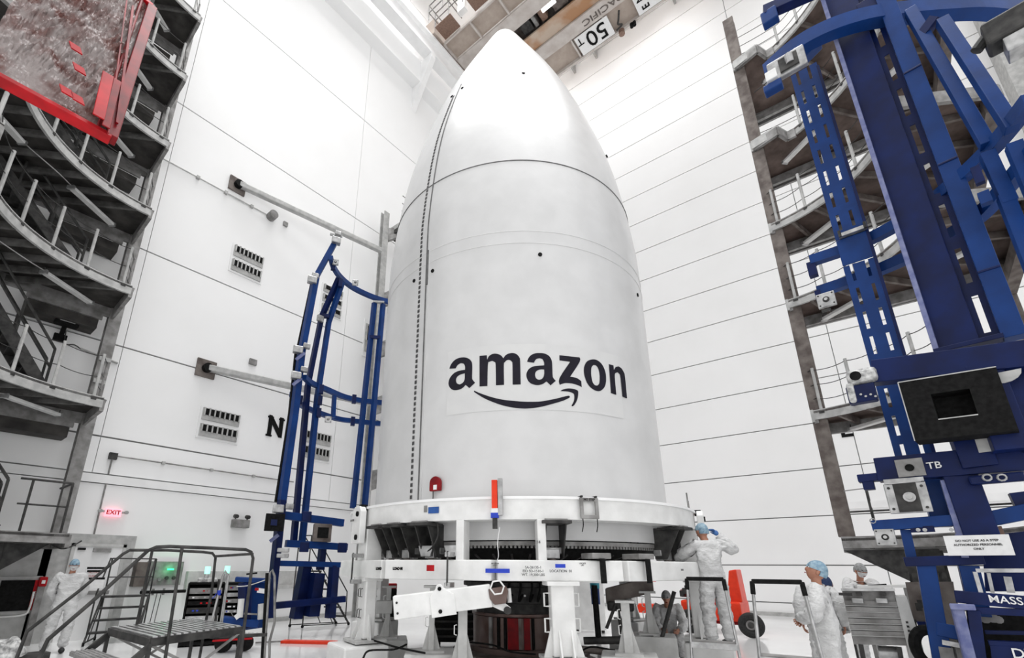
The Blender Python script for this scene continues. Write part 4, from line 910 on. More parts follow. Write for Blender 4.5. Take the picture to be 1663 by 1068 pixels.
# mast foot below TB beam
MB().bar(pd(1555, 770, 8.4), pd(1596, 885, 8.4), .3, .42).build('mast_foot', M_navy, RF, bevel=.01)
MB().bar(pd(1512, 780, 8.6), pd(1530, 855, 8.6), .2, .26).build('blue_web', M_blue, RF, bevel=.01)
MB().bar(pd(1532, 780, 8.25), pd(1562, 880, 8.25), .06, .1).build('lit_edge', M_lav, RF)  # purple light along the edge, painted as a lavender bar
b8 = fbar('lower_beam', ((1416, 854), (1560, 844)), 8.3, .13, M_blue, .14)
sqplate(pd(1438, 872, 8.25), .10, parent=b8)
for px in (1491, 1502, 1545): MB().cyl(pd(px, 860, 8.2), pd(px, 860, 8.16), .022, 10).build('stud', M_chrome, b8)
MB().obox(pd(1498, 859, 8.25), e2*.11, n2*.03, Z*.035).build('stud_plate', M_navy, b8)
MB().tube([pd(1418, 848, 8.2)+e2*.03*math.cos(t*.8)+Z*.03*math.sin(t*.8)+Z*.02 for t in range(8)], .006, 5, True).build('pin_ring', M_chrome, b8)
MB().bar(pd(1470, 860, 8.35), pd(1480, 905, 8.35), .1, .1).build('short_post', M_blue, RF)
rb = fbar('right_rail', ((1590, 846), (1690, 826)), 8.3, .16, M_blue, .14)
MB().bar(pd(1590, 815, 8.35), pd(1600, 838, 8.35), .1, .1).build('stub_post', M_blue, rb); MB().bar(pd(1650, 800, 8.35), pd(1665, 832, 8.35), .12, .12).build('stub_post', M_navy, rb)
MB().bar(pd(1615, 855, 8.4), pd(1622, 872, 8.4), .1, .12).build('brown_block', M_brown, rb)
lb = fbar('lower_beam', ((1469, 912), (1598, 908)), 8.2, .11, M_navy, .14)
for a_, b_ in (((1503, 915), (1531, 1075)), ((1572, 918), (1592, 1000))): MB().bar(pd(*a_, 8.25), pd(*b_, 8.25), .17, .19).build('lower_post', M_blue, lb, bevel=.006)
bdy = MB().hexa([pd(1556, 900, 8.6), pd(1700, 905, 8.6), pd(1700, 905, 9.0), pd(1556, 900, 9.0), pd(1556, 875, 8.6), pd(1700, 858, 8.6), pd(1700, 858, 9.0), pd(1556, 875, 9.0)]).build('body_plate', M_navy, RF)
MB().hexa([pd(1600, 960, 8.6), pd(1700, 960, 8.6), pd(1700, 960, 9.0), pd(1600, 960, 9.0), pd(1596, 900, 8.6), pd(1700, 895, 8.6), pd(1700, 895, 9.0), pd(1596, 900, 9.0)]).build('body_plate', M_navy, RF)
MB().obox(pd(1562, 886, 8.1), e2*.03, n2*.05, Z*.13).build('lit_edge', M_lav, RF)  # short lavender bar, continues the painted light on the edge
sp = pd(1588, 885, 8.0); s0 = MB().obox(sp, e2*.26, n2*.008, Z*.11).build('white_notice', M_paper, RF)
for i, s_ in enumerate(('DO NOT USE AS A STEP', 'AUTHORIZED PERSONNEL', 'ONLY')): text_mesh('notice_text', s_, .032, sp+n2*.012+Z*(.05-.045*i), e2, Z, M_black, s0, .001, .0006)
# lower right trolley that carries it
tr_ = thing('frame_trolley', pol(-6, 8), 'dark navy steel trolley with white lettering MASS at lower right corner', 'trolley')
T = lambda px, py, D=7.9: pd(px, py, D)
mb_ = MB().bar(T(1551, 968), T(1700, 981), .1, .13).build('lettered_beam', M_navy, tr_, bevel=.006)
text_mesh('beam_letters', 'MASS', .105, T(1633, 974.5, 7.82), (T(1700, 981)-T(1551, 968)).normalized(), Z, M_paper, mb_, .003, .001)
MB().bar(T(1585, 926), T(1700, 926), .04, .04).build('rail_tube', M_chrome, tr_); MB().bar(T(1583, 928), T(1593, 962), .035, .035).build('rail_post', M_chrome, tr_); MB().bar(T(1605, 930, 8.1), T(1612, 962, 8.1), .03, .03).build('rail_post', M_chrome, tr_)
MB().bar(T(1636, 936, 8.1), T(1642, 962, 8.1), .06, .02).build('placard_strip', M_chrome, tr_)
MB().bar(T(1553, 982), T(1576, 1075), .1, .2).build('corner_post', M_lav, tr_, bevel=.02); MB().obox(T(1563, 985, 7.8), e2*.1, n2*.05, Z*.03).build('corner_cap', M_lav, tr_, bevel=.01)
MB().bar(T(1580, 990), T(1592, 1085), .1, .16).build('side_frame', M_navy, tr_, bevel=.006)
MB().bar(T(1575, 990), T(1700, 996), .1, .07).build('side_frame', M_navy, tr_, bevel=.006)
MB().hexa([T(1585, 1090, 8.5), T(1720, 1090, 8.5), T(1720, 1090, 8.7), T(1585, 1090, 8.7), T(1575, 990, 8.5), T(1720, 990, 8.5), T(1720, 990, 8.7), T(1575, 990, 8.7)]).build('dark_housing', M_black, tr_)
MB().bar(T(1605, 1043, 7.95), T(1700, 1048, 7.95), .1, .05).build('side_rail', M_navy, tr_, bevel=.006); MB().bar(T(1600, 1026, 8.1), T(1700, 1028, 8.1), .08, .035).build('side_rail', M_navy, tr_)
MB().hexa([T(1612, 1080, 7.9), T(1720, 1085, 7.9), T(1720, 1085, 8.0), T(1612, 1080, 8.0), T(1608, 1048, 7.9), T(1720, 1052, 7.9), T(1720, 1052, 8.0), T(1608, 1048, 8.0)]).build('lettered_panel', M_navy, tr_)
text_mesh('beam_letters', 'DY', .13, T(1663, 1062, 7.86), (T(1700, 1066)-T(1600, 1060)).normalized(), Z, M_paper, tr_, .003, .001)
for px, py, r_ in ((1600, 1004, .05), (1612, 1003, .05), (1622, 1006, .04)): MB().cyl(T(px, py, 8.35), T(px, py, 8.2), r_, 10).build('valve', M_steel, tr_, smooth=True)
MB().bar(T(1530, 1042, 8.1), T(1582, 1052, 8.1), .05, .05).build('tow_bar', M_chrome, tr_); MB().bar(T(1520, 1020, 8.2), T(1570, 1030, 8.2), .1, .15).build('blue_block', M_blue, tr_, bevel=.01)
MB().bar(T(1535, 1050, 8.2), T(1545, 1100, 8.2), .12, .12).bar(T(1560, 1050, 8.2), T(1572, 1100, 8.2), .1, .1).build('fork_leg', M_steel, tr_)
MB().obox(T(1560, 1100, 8.15), e2*.3, n2*.5, Z*.1).build('skid', M_dark, tr_)
wc = T(1512, 1052, 8.4); MB().tube([wc+e2*.14*math.cos(t*math.pi/12)+Z*.2*math.sin(t*math.pi/12) for t in range(24)], .06, 8, True).build('tyre', M_black, tr_, smooth=True)
# grey panel behind
gpn = thing('grey_panel', pol(-2.5, 9.4), 'flat dark grey sheet metal panel standing behind the blue posts', 'panel')
g = [pd(1470, 945, 9.4), pd(1548, 944, 9.4), pd(1560, 1018, 9.4), pd(1484, 1010, 9.4)]
MB().prism(g, n2*-.03).build('sheet', M_steelb, gpn)
MB().bar(pd(1484, 1005, 9.42), pd(1490, 1085, 9.42), .05, .05).bar(pd(1555, 1005, 9.42), pd(1562, 1085, 9.42), .05, .05).build('support_leg', M_dark, gpn)
MB().bar(pd(1476, 928, 9.5), pd(1530, 928, 9.5), .03, .03).bar(pd(1477, 928, 9.5), pd(1481, 946, 9.5), .03, .03).bar(pd(1526, 928, 9.5), pd(1528, 946, 9.5), .03, .03).build('handle_rail', M_dark, gpn)
MB().bar(pd(1490, 1013, 9.35), pd(1505, 1013, 9.35), .1, .06).build('blue_foot', M_navy, gpn)
for px, py in ((1492, 985), (1495, 980)): MB().obox(pd(px, py, 9.35), e2*.03, n2*.02, Z*.05).build('latch', M_dark, gpn)
# ================================================================== far left blue frame
LF = thing('handling_frame', (6.2, 11.4, 0), 'tall far blue arched tube frame left of the fairing, upright', 'frame')
LD = 12.9
q = MB().bar(pd(437, 1003, LD), pd(458, 812, LD), .2, .16); mp_ = q.build('main_post', M_navy, LF, bevel=.01)
MB().bar(pd(458, 812, LD), pd(478, 672, LD), .17, .17).bar(pd(478, 672, LD), pd(489, 575, LD), .17, .17).bar(pd(489, 575, LD), pd(513, 450, LD), .16, .16).bar(pd(513, 450, LD), pd(545, 392, LD), .15, .15).build('upright_tube', M_blue, mp_, bevel=.008)
MB().bar(pd(450, 815, LD+.1), pd(472, 672, LD+.1), .07, .12).bar(pd(472, 672, LD+.1), pd(482, 575, LD+.1), .07, .12).bar(pd(482, 575, LD+.1), pd(506, 462, LD+.1), .05, .08).build('rear_edge', M_black, mp_)
for pts, nm in ((((546, 391), (549, 380)), 'top_hook'), (((507, 455), (512, 448)), 'side_clip'), (((484, 568), (498, 562)), 'clamp'), (((481, 610), (494, 600)), 'clamp'), (((452, 826), (470, 822)), 'clamp')):
    MB().obox(pd(*pts[0], LD-.1), Vector((.12, -.05, 0)), Vector((.04, .08, 0)), Z*.1).obox(pd(*pts[1], LD-.1), Vector((.09, -.03, 0)), Vector((.03, .07, 0)), Z*.07).build(nm, M_chrome, mp_, bevel=.02)
MB().bar(pd(536, 380, LD-.1), pd(556, 384, LD-.1), .06, .06).build('hook_plate', M_chrome, mp_)
for y_ in (577, 618, 824, 872): 
    x_ = 489-(y_-575)*.126 if y_ < 800 else 452-(y_-824)*.12
    MB().bar(pd(x_-8, y_+7, LD-.12), pd(x_+6, y_-4, LD-.12), .05, .08).build('wrap_band', M_lav, mp_)
kb = MB().obox(pd(446, 848, LD-.3), Vector((.19, -.1, 0)), Vector((.04, .08, 0)), Z*.2).build('black_box', M_black, LF, bevel=.01)
MB().obox(pd(445, 848, LD-.42), Vector((.06, -.033, 0)), Vector((.005, .01, 0)), Z*.07).build('box_recess', M_navy, kb)
lB, _p = arcbeam([(474, 640), (480, 650), (502, 664), (545, 679), (580, 684), (620, 688), (660, 688)], 6.13, .13, .14, 'arc_beam', M_blue, LF)
lA, _p = arcbeam([(494, 612), (506, 622), (530, 632), (562, 645), (600, 652), (660, 656)], 6.65, .13, .14, 'arc_beam', M_blue, LF)
lT, _p = arcbeam([(537, 418), (541, 432), (552, 449), (572, 466), (600, 480), (628, 489), (665, 495)], 10.33, .12, .15, 'arc_beam', M_blue, LF)
for px, py, D_ in ((522, 632, 13.7), (575, 648, 13.9), (518, 670, 13.9), (573, 684, 14), (553, 460, 13.6), (541, 432, 13.2), (520, 650, 13.8), (488, 650, 13.4)): MB().obox(pd(px, py, D_-.2), Vector((.05, -.03, 0)), Vector((.03, .05, 0)), Z*.13).build('arc_stub', M_navy, lA)
for px, py, D_ in ((533, 681, 13.6), (577, 459, 13.2), (545, 426, 12.9)): sqplate(pd(px, py, D_), .09, parent=lB, ex=Vector((.77, -.63, 0)), nn=Vector((-.63, -.77, 0)))
MB().bar(pd(543, 642, 13.9), pd(541, 678, 13.9), .1, .1).build('arc_strut', M_blue, lA)
for i, (a_, b_, c_, d_) in enumerate((((476, 888), (500, 625), (522, 515), (550, 452)), ((490, 884), (516, 640), (534, 522), (556, 458)))):
    q = MB().bar(pd(*a_, 13.8), pd(*b_, 13.8), .14, .14).bar(pd(*b_, 13.8), pd(*c_, 13.8), .13, .13).bar(pd(*c_, 13.8), pd(*d_, 13.5), .13, .13); q.build('tube_pair', M_navy if i == 0 else M_blue, LF, bevel=.006)
MB().bar(pd(521, 512, 13.7), pd(535, 514, 13.7), .1, .12).build('pair_coupler', M_navy, LF); MB().obox(pd(520, 517, 13.6), Vector((.1, 0, 0)), Vector((0, .05, 0)), Z*.1).build('coupler_clip', M_chrome, LF, bevel=.02)
for i, (a_, b_) in enumerate((((573, 825), (608, 492)), ((592, 825), (622, 494)))): MB().bar(pd(*a_, 14), pd(*b_, 14), .13, .13).build('tube_pair', M_blue, LF, bevel=.006)
MB().bar(pd(600, 547, 13.95), pd(618, 548, 13.95), .08, .1).build('pair_coupler', M_navy, LF); MB().bar(pd(606, 490, 13.95), pd(624, 491, 13.95), .1, .06).build('pair_coupler', M_light, LF)
L2 = lambda px, py: hit(px, py, 0, 0) 
def lbar(y0, x0, x1, y1, h, name='base_beam', m=M_blue, D0=13.0, D1=13.6): return MB().bar(pd(x0, y0, D0), pd(x1, y1, D1), .16, h).build(name, m, LF, bevel=.008)
lbar(836, 458, 557, 849, .19); lbar(882, 464, 563, 888, .17); lbar(914, 442, 562, 917, .13); lbar(983, 444, 560, 972, .15, m=M_navy)
for a_, b_, w__ in (((528, 850), (520, 925), .16), ((496, 918), (480, 1004), .24), ((515, 930), (505, 1000), .3), ((543, 918), (536, 1003), .2)): MB().bar(pd(*a_, 13.5), pd(*b_, 13.5), w__, w__).build('base_post', M_navy, LF, bevel=.008)
for px, py in ((498, 838), (494, 888), (556, 889)): MB().obox(pd(px, py, 13.1), Vector((.1, -.05, 0)), Vector((.03, .06, 0)), Z*.12).build('beam_lug', M_navy, LF, bevel=.02)
for px, py in ((460, 893), (459, 902)): MB().obox(pd(px, py, 12.6), Vector((.12, -.06, 0)), Vector((.03, .06, 0)), Z*.05).build('bracket', M_chrome, LF, bevel=.02)
p = pd(523, 865, 13.2); q = None
q = MB().obox(p, Vector((.2, -.1, 0)), Vector((.05, .1, 0)), Z*.22).build('control_cabinet', M_steelb, LF, bevel=.01); MB().obox(p-Vector((.05, .12, 0)), Vector((.12, -.06, 0)), Vector((.005, .01, 0)), Z*.13).build('window', M_black, q)

# ================================================================== PEOPLE
def skin_mesh(V, Ed, Rad, sub=2, root=0):
    me = bpy.data.meshes.new('tmp'); me.from_pydata([tuple(v) for v in V], Ed, []); o = bpy.data.objects.new('tmp', me); C.objects.link(o)
    s = o.modifiers.new('s', 'SKIN'); s.use_smooth_shade = True; sb = o.modifiers.new('b', 'SUBSURF'); sb.levels = sub; sb.render_levels = sub
    lay = me.skin_vertices[0].data
    for i, r in enumerate(Rad): lay[i].radius = r if isinstance(r, tuple) else (r, r)
    lay[root].use_root = True
    dg = bpy.context.evaluated_depsgraph_get(); dg.update(); m2 = bpy.data.meshes.new_from_object(o.evaluated_get(dg))
    bpy.data.objects.remove(o); return m2
def join(name, parts, parent, mats):   # parts: (mesh, slot)
    bm = bmesh.new()
    for me, sl in parts:
        n0 = len(bm.faces); bm.from_mesh(me); bm.faces.ensure_lookup_table()
        for f in bm.faces[n0:]: f.material_index = sl; f.smooth = True
    org = ORG[parent.name]
    for v in bm.verts: v.co = v.co-org
    out = bpy.data.meshes.new(name); bm.to_mesh(out); bm.free()
    for m in mats: out.materials.append(m)
    o = bpy.data.objects.new(name, out); C.objects.link(o); o.parent = parent; ORG[o.name] = org; return o
def ball(c, ax, ay, az_, rx, ry, rz, n=16, m=12, zmin=-1.1, zmax=1.1, shape=None, ymin=None):
    vs = []; fs = []
    for i in range(m+1):
        th = math.pi*i/m
        for k in range(n):
            ph = 2*math.pi*k/n; x, y, z = math.sin(th)*math.cos(ph), math.sin(th)*math.sin(ph), math.cos(th)
            if shape: x, y, z = shape(x, y, z)
            vs.append((x, y, z))
    for i in range(m):
        for k in range(n):
            q = (i*n+k, (i+1)*n+k, (i+1)*n+(k+1) % n, i*n+(k+1) % n); cz = sum(vs[j][2] for j in q)/4; cy = sum(vs[j][1] for j in q)/4
            if zmin < cz < zmax and (ymin is None or cy > ymin): fs.append(q)
    me = bpy.data.meshes.new('tmp'); me.from_pydata([tuple(c+ax*(v[0]*rx)+ay*(v[1]*ry)+az_*(v[2]*rz)) for v in vs], [], fs)
    bm = bmesh.new(); bm.from_mesh(me); bmesh.ops.remove_doubles(bm, verts=bm.verts, dist=1e-5); bmesh.ops.delete(bm, geom=[v for v in bm.verts if not v.link_faces], context='VERTS'); bm.to_mesh(me); bm.free(); return me
def hand(w, d, pn, side):
    """w wrist, d direction, pn palm normal; side vector = thumb side"""
    d = d.normalized(); t = side.normalized(); parts = []
    V = [w, w+d*.04, w+d*.085]; parts.append(skin_mesh(V, [(0, 1), (1, 2)], [(.022, .028), (.018, .042), (.015, .04)], 1))
    for k, (off, L) in enumerate(((.030, .075), (.011, .083), (-.010, .078), (-.029, .062))):
        b = w+d*.07+t*off; a1 = b+d*L*.45-pn*.006; a2 = a1+d*L*.3-pn*.022; a3 = a2+d*L*.12-pn*.026
        parts.append(skin_mesh([b, a1, a2, a3], [(0, 1), (1, 2), (2, 3)], [.0095, .009, .0085, .007], 1))
    b = w+d*.025+t*.02; parts.append(skin_mesh([b, b+d*.03+t*.028, b+d*.058+t*.032-pn*.012, b+d*.078+t*.022-pn*.022], [(0, 1), (1, 2), (2, 3)], [.013, .012, .010, .008], 1))
    return parts
def person(base, yaw, J, label, cap=None, mask=False, shoes=True, head_dir=None, head_up=None, scale=1., gloves=None, bald=False, hide_legs=False, group=None):
    base = Vector(base); f = Vector((math.cos(math.radians(yaw)), math.sin(math.radians(yaw)), 0)); r = Vector((f.y, -f.x, 0))
    def W(p): return base+(f*p[0]+r*p[1]+Z*p[2])*scale
    D = dict(pel=(0, 0, .95), wst=(0, 0, 1.08), chs=(0, 0, 1.30), nk=(0, 0, 1.47), hd=(.02, 0, 1.62),
             sL=(0, -.185, 1.41), eL=(-.02, -.25, 1.13), wL=(.05, -.25, .88), sR=(0, .185, 1.41), eR=(-.02, .25, 1.13), wR=(.05, .25, .88),
             hL=(0, -.10, .90), kL=(.02, -.12, .50), aL=(0, -.13, .08), hR=(0, .10, .90), kR=(.02, .12, .50), aR=(0, .13, .08))
    D.update(J); P_ = {k: W(v) for k, v in D.items()}
    root = thing('person', base, label, 'person', group)
    names = ['pel', 'wst', 'chs', 'nk', 'hd', 'sL', 'eL', 'wL', 'sR', 'eR', 'wR', 'hL', 'kL', 'aL', 'hR', 'kR', 'aR']; ix = {n: i for i, n in enumerate(names)}
    Ed = [('pel', 'wst'), ('wst', 'chs'), ('chs', 'nk'), ('nk', 'hd'), ('chs', 'sL'), ('sL', 'eL'), ('eL', 'wL'), ('chs', 'sR'), ('sR', 'eR'), ('eR', 'wR'), ('pel', 'hL'), ('hL', 'kL'), ('kL', 'aL'), ('pel', 'hR'), ('hR', 'kR'), ('kR', 'aR')]
    E1 = [(ix[a], ix[b]) for a, b in Ed]; V = [P_[n] for n in names]; s = scale
    body_r = dict(pel=.12, wst=.11, chs=.13, nk=.05, hd=.06, sL=.045, eL=.028, wL=.02, sR=.045, eR=.028, wR=.02, hL=.085, kL=.055, aL=.035, hR=.085, kR=.055, aR=.035)
    parts = [(skin_mesh(V, E1, [body_r[n]*s for n in names], 2), 0)]
    hf = Vector(head_dir).normalized() if head_dir else f; hu = (Vector(head_up) if head_up else Z); hu = (hu-hf*hu.dot(hf)).normalized(); hr = hf.cross(hu)
    hc = P_['hd']+hu*.03*s
    def hs(x, y, z):   # y is forward
        jaw = 1-.28*max(0, -z)**1.3; x2 = x*jaw; y2 = y*(1-.10*max(0, -z)) + (.05 if z < 0 and y > 0 else 0)*(-z)
        if y > .75 and abs(x) < .3 and -.38 < z < .12: y2 += .16*(1-abs(x)/.3)*(1-abs(z+.2)/.35 if abs(z+.2) < .35 else 0)
        if y > .6 and .05 < z < .25 and .15 < abs(x) < .55: y2 -= .06
        return x2, y2, z
    parts.append((ball(hc, hr, hf, hu, .076*s, .098*s, .118*s, 28, 24, shape=hs), 0))
    for sx in (-1, 1):
        parts.append((ball(hc+hr*.075*s*sx-hu*.01*s-hf*.005*s, hr, hf, hu, .012*s, .02*s, .032*s, 8, 8), 0))
        parts.append((ball(hc+hr*.031*s*sx+hf*.083*s+hu*.014*s, hr, hf, hu, .013*s, .010*s, .009*s, 8, 8), 1)); parts.append((ball(hc+hr*.031*s*sx+hf*.091*s+hu*.014*s, hr, hf, hu, .006*s, .004*s, .006*s, 6, 6), 2))
        parts.append((ball(hc+hr*.031*s*sx+hf*.09*s+hu*.033*s, hr, hf, hu, .018*s, .006*s, .004*s, 8, 6), 2))
    parts.append((ball(hc+hf*.094*s-hu*.062*s, hr, hf, hu, .024*s, .008*s, .007*s, 10, 6), 3))
    if gloves != 'all':
        for sd in ('L', 'R'):
            dr = (P_['w'+sd]-P_['e'+sd]).normalized(); pn = D.get('pn'+sd); pn = (f*pn[0]+r*pn[1]+Z*pn[2]).normalized() if pn else (f*0-r*(1 if sd == 'R' else -1)).normalized()
            pn = (pn-dr*pn.dot(dr)).normalized(); t = dr.cross(pn)*(1 if sd == 'L' else -1)
            for h_ in hand(P_['w'+sd], dr, -pn, t): parts.append((h_, 4 if gloves and sd in gloves else 0))
    join('body', parts, root, [M_skin, M_paper, M_black, M_dred, M_gloveb])
    suit_r = dict(pel=.165, wst=.155, chs=.165, nk=.078, sL=.09, eL=.09, wL=.065, sR=.09, eR=.09, wR=.065, hL=.125, kL=.098, aL=.085, hR=.125, kR=.098, aR=.085)
    n2_ = [n for n in names if n != 'hd']; ix2 = {n: i for i, n in enumerate(n2_)}
    V2 = [P_[n] for n in n2_]; V2[ix2['nk']] = P_['nk']-(P_['hd']-P_['nk'])*.05
    sm = skin_mesh(V2, [(ix2[a], ix2[b]) for a, b in Ed if b != 'hd'], [suit_r[n]*s for n in n2_], 3)
    from mathutils import noise
    bm = bmesh.new(); bm.from_mesh(sm)
    for sd in ('L', 'R'):
        for ks, rr in ((('s', 'e', 'w'), (.085, .078, .056)),):
            pts = catmull([P_['chs'].lerp(P_['s'+sd], .75)]+[P_[q_+sd] for q_ in ks], 5); m_ = MB().tube(pts, [.08*s]+[((.085+(.075-.085)*i/10) if i < 10 else .075-(.02)*(i-10)/5)*s for i in range(len(pts)-1)], 14)
            me_ = bpy.data.meshes.new('tmp'); me_.from_pydata(m_.v, [], m_.f); bm.from_mesh(me_); bm.normal_update()
    for v in bm.verts:
        p = v.co; k = noise.noise(Vector((p.x*9, p.y*9, p.z*13)))*.016+noise.noise(Vector((p.x*5, p.y*5, p.z*24)))*.012-abs(noise.noise(Vector((p.x*12+p.z*9, p.y*12, p.z*20-p.x*8))))*.035+.008
        v.co = v.co+v.normal*k
    # zip seam ridge is left to the cloth bump
    bm.to_mesh(sm); bm.free()
    join('coverall', [(sm, 0)], root, [M_suit])
    if cap:
        def cs(x, y, z):
            g = 1+.05*math.sin(9*math.atan2(y, x))*max(0, 1-z); return x*g, y*g, z
        join('hairnet', [(ball(hc+hu*.012*s-hf*.006*s, hr, hf, hu, .084*s, .107*s, .116*s, 28, 18, zmin=.0, shape=cs), 0), (ball(hc-hf*.035*s, hr, hf, hu, .079*s, .085*s, .11*s, 24, 16, zmin=-.45, zmax=.2, ymin=None, shape=lambda x, y, z: (x, min(y, .1), z)), 0)], root, [cap])
    else:
        join('hair', [(ball(hc+hu*.006*s-hf*.008*s, hr, hf, hu, .081*s, .102*s, .12*s, 24, 16, zmin=.2), 0)], root, [M_hair])
    if mask: join('face_mask', [(ball(hc+hf*.004*s, hr, hf, hu, .080*s, .112*s, .12*s, 24, 20, zmin=-.82, zmax=-.05, ymin=.15, shape=hs), 0)], root, [M_mask])
    if shoes:
        for sd in ('L', 'R'):
            a = P_['a'+sd]; tf = D.get('toe'+sd, (1, 0)); tdv = (f*tf[0]+r*tf[1]).normalized()
            join('shoe', [(ball(a+tdv*.06*s-Z*.03*s, tdv.cross(Z), tdv, Z, .052*s, .15*s, .05*s, 16, 10, shape=lambda x, y, z: (x, y, max(z, -.9))), 0)], root, [M_rubber if shoes is True else shoes])
    return root
lm = pd(93, 1057, 12.98); lm.z = 0
p1 = person((2.70, 12.78, 0), -100, dict(eL=(-.08, -.27, 1.15), wL=(-.14, -.12, .93), eR=(-.08, .27, 1.15), wR=(-.14, .10, .93), kL=(.03, -.14, .5), kR=(.03, .13, .5), aR=(0, .17, .08), aL=(0, -.12, .08), hd=(.04, 0, 1.60)),
       'person in white coverall waiting hands behind back, near the door', M_net, True, head_dir=(-.2, -.95, -.12))
tp_ = pol(14.3, 8.05, .62)
p2 = person(tp_, 42, dict(sL=(.04, -.18, 1.40), eL=(.22, -.34, 1.24), wL=(.42, -.26, 1.22), sR=(.02, .19, 1.42), eR=(.02, .40, 1.34), wR=(.10, .24, 1.56), chs=(.03, 0, 1.3), nk=(.06, 0, 1.46), hd=(.12, 0, 1.59), pnR=(0, -1, 0)),
       'person in white coverall on ladder step, back turned, reaching into ring', M_net, False, head_dir=(.55, .8, .0), scale=.96, gloves='R')
p3 = person(pol(5.75, 7.25), 92, dict(eL=(.05, -.27, 1.17), wL=(.20, -.06, 1.10), eR=(.02, .27, 1.17), wR=(.21, .03, 1.08), nk=(-.01, 0, 1.47), hd=(-.02, 0, 1.60), pel=(-.02, 0, .95), pnL=(0, 1, 0), pnR=(0, -1, 0)),
       'person in white coverall looking up, hands clasped, beside empty ladder', M_net, False, head_dir=(-.28, .85, .42), head_up=(.1, -.4, .9))
M_cap = mat('dark_navy_cap', (.02, .035, .09), .7, col2=(.03, .05, .12), scale=30)
p4 = person(pol(5.75, 9.3), 10, dict(nk=(.12, .10, 1.30), chs=(.06, 0.02, 1.16), hd=(.2, .15, 1.40), sL=(.1, -.18, 1.33), sR=(.1, .18, 1.33)), 'person with dark blue cap mostly hidden behind the man looking up', M_cap, False, head_dir=(.8, .1, -.2))
M_netg = mat('pale_grey_hairnet', (.33, .34, .34), .6, col2=(.2, .2, .2), scale=25, bump=.5, bscale=60)
p5 = person(pol(2.75, 11.3), 205, dict(chs=(.12, 0, 1.22), wst=(.03, 0, 1.05), nk=(.18, 0, 1.47), hd=(.26, 0, 1.60), sL=(.14, -.18, 1.42), sR=(.14, .18, 1.42), eL=(.3, -.28, 1.2), wL=(.52, -.2, 1.1), eR=(.3, .26, 1.1), wR=(.5, .1, 1.08), pnL=(0, 0, -1), pnR=(0, 0, -1)),
       'person in white coverall and mask leaning over bench beyond cabinet', M_netg, True, head_dir=(-.75, -.55, -.35))
p6 = person(pol(18.9, 10.6), 200, dict(pel=(-.1, 0, .45), wst=(0, 0, .6), chs=(.12, 0, .82), nk=(.22, 0, .98), hd=(.3, 0, 1.1), sL=(.14, -.18, .93), sR=(.14, .18, .93), eL=(.25, -.25, .66), wL=(.45, -.15, .6), eR=(.25, .25, .66), wR=(.45, .15, .6), hL=(-.08, -.1, .42), hR=(-.08, .1, .42), kL=(.35, -.16, .48), kR=(.35, .16, .4), aL=(.1, -.16, .08), aR=(.05, .16, .08)),
       'person in white coverall crouching beyond the rightmost ring leg', M_netg, False, head_dir=(-.9, -.2, -.3))
# ================================================================== LADDERS
def stepladder(px0, px1, ytop, D, lab, zt=None):
    a, b = pd(px0, ytop, D), pd(px1, ytop, D); zt = (a.z+b.z)/2; r = (b-a); r.z = 0; wd = r.length; r.normalize(); c = (a+b)/2; back = Vector((-c.x, -c.y, 0)).normalized()*-1
    s = thing('step_ladder', (c.x, c.y, 0), lab, 'ladder')
    # front stiles lean: top at zt; feet toward camera
    fwd = back*-1
    def S(u, z, side=1): # side rails: widening downwards
        return Vector((c.x, c.y, 0))+r*u*(wd/2+(zt-z)*.055)+fwd*(zt-z)*.22+Z*z
    pts = [S(-1, 0), S(-1, zt-.1), S(-.86, zt-.02), S(.86, zt-.02), S(1, zt-.1), S(1, 0)]
    MB().tube([pts[0], pts[1], S(-.97, zt-.045), pts[2], pts[3], S(.97, zt-.045), pts[4], pts[5]], .017, 8).build('front_rail', M_chrome, s, smooth=True)
    q = MB().bar(S(-1.02, zt-.02)-r*0, S(1.02, zt-.02), .045, .05); 
    for u in (-1, 1): q.bar(S(u*1.0, zt-.02), S(u*1.0, zt-.16), .045, .045)
    q.build('black_grip', M_black, s, bevel=.01)
    for k, z in enumerate((zt-.78, zt-1.06, zt-1.32)):
        if z < .15: continue
        p = (S(-1, z)+S(1, z))/2+back*.1; w2 = wd/2+(zt-z)*.055
        st = MB().obox(p, r*w2, back*.12, Z*.015).obox(p-back*.12-Z*.025, r*w2, back*.008, Z*.03).build('tread', M_chrome, s, bevel=.004)
        MB().obox(p+Z*.018, r*w2*.95, back*.1, Z*.004).build('tread_mat', M_steel, st)
    for u in (-1, 1):
        MB().bar(S(u, zt-.6)+back*.03, S(u*1.05, 0)+back*.75, .03, .03).build('rear_leg', M_chrome, s)
        MB().bar(S(u*.99, zt-.72), S(u, zt-.98)+back*.25, .02, .03).build('hinge_brace', M_dark, s)
        MB().cyl(S(u, 0), S(u, .06), .025, 8).build('rubber_foot', M_black, s)
    MB().bar(S(-1.03, .35)+back*.55, S(1.03, .35)+back*.55, .03, .03).build('rear_stretcher', M_chrome, s)
    return s
stepladder(1115, 1174, 937, 7.4, 'aluminium step ladder with black grip, occupied by technician')
stepladder(1221, 1301, 941, 6.6, 'empty aluminium step ladder with black grip, right of the occupied one')
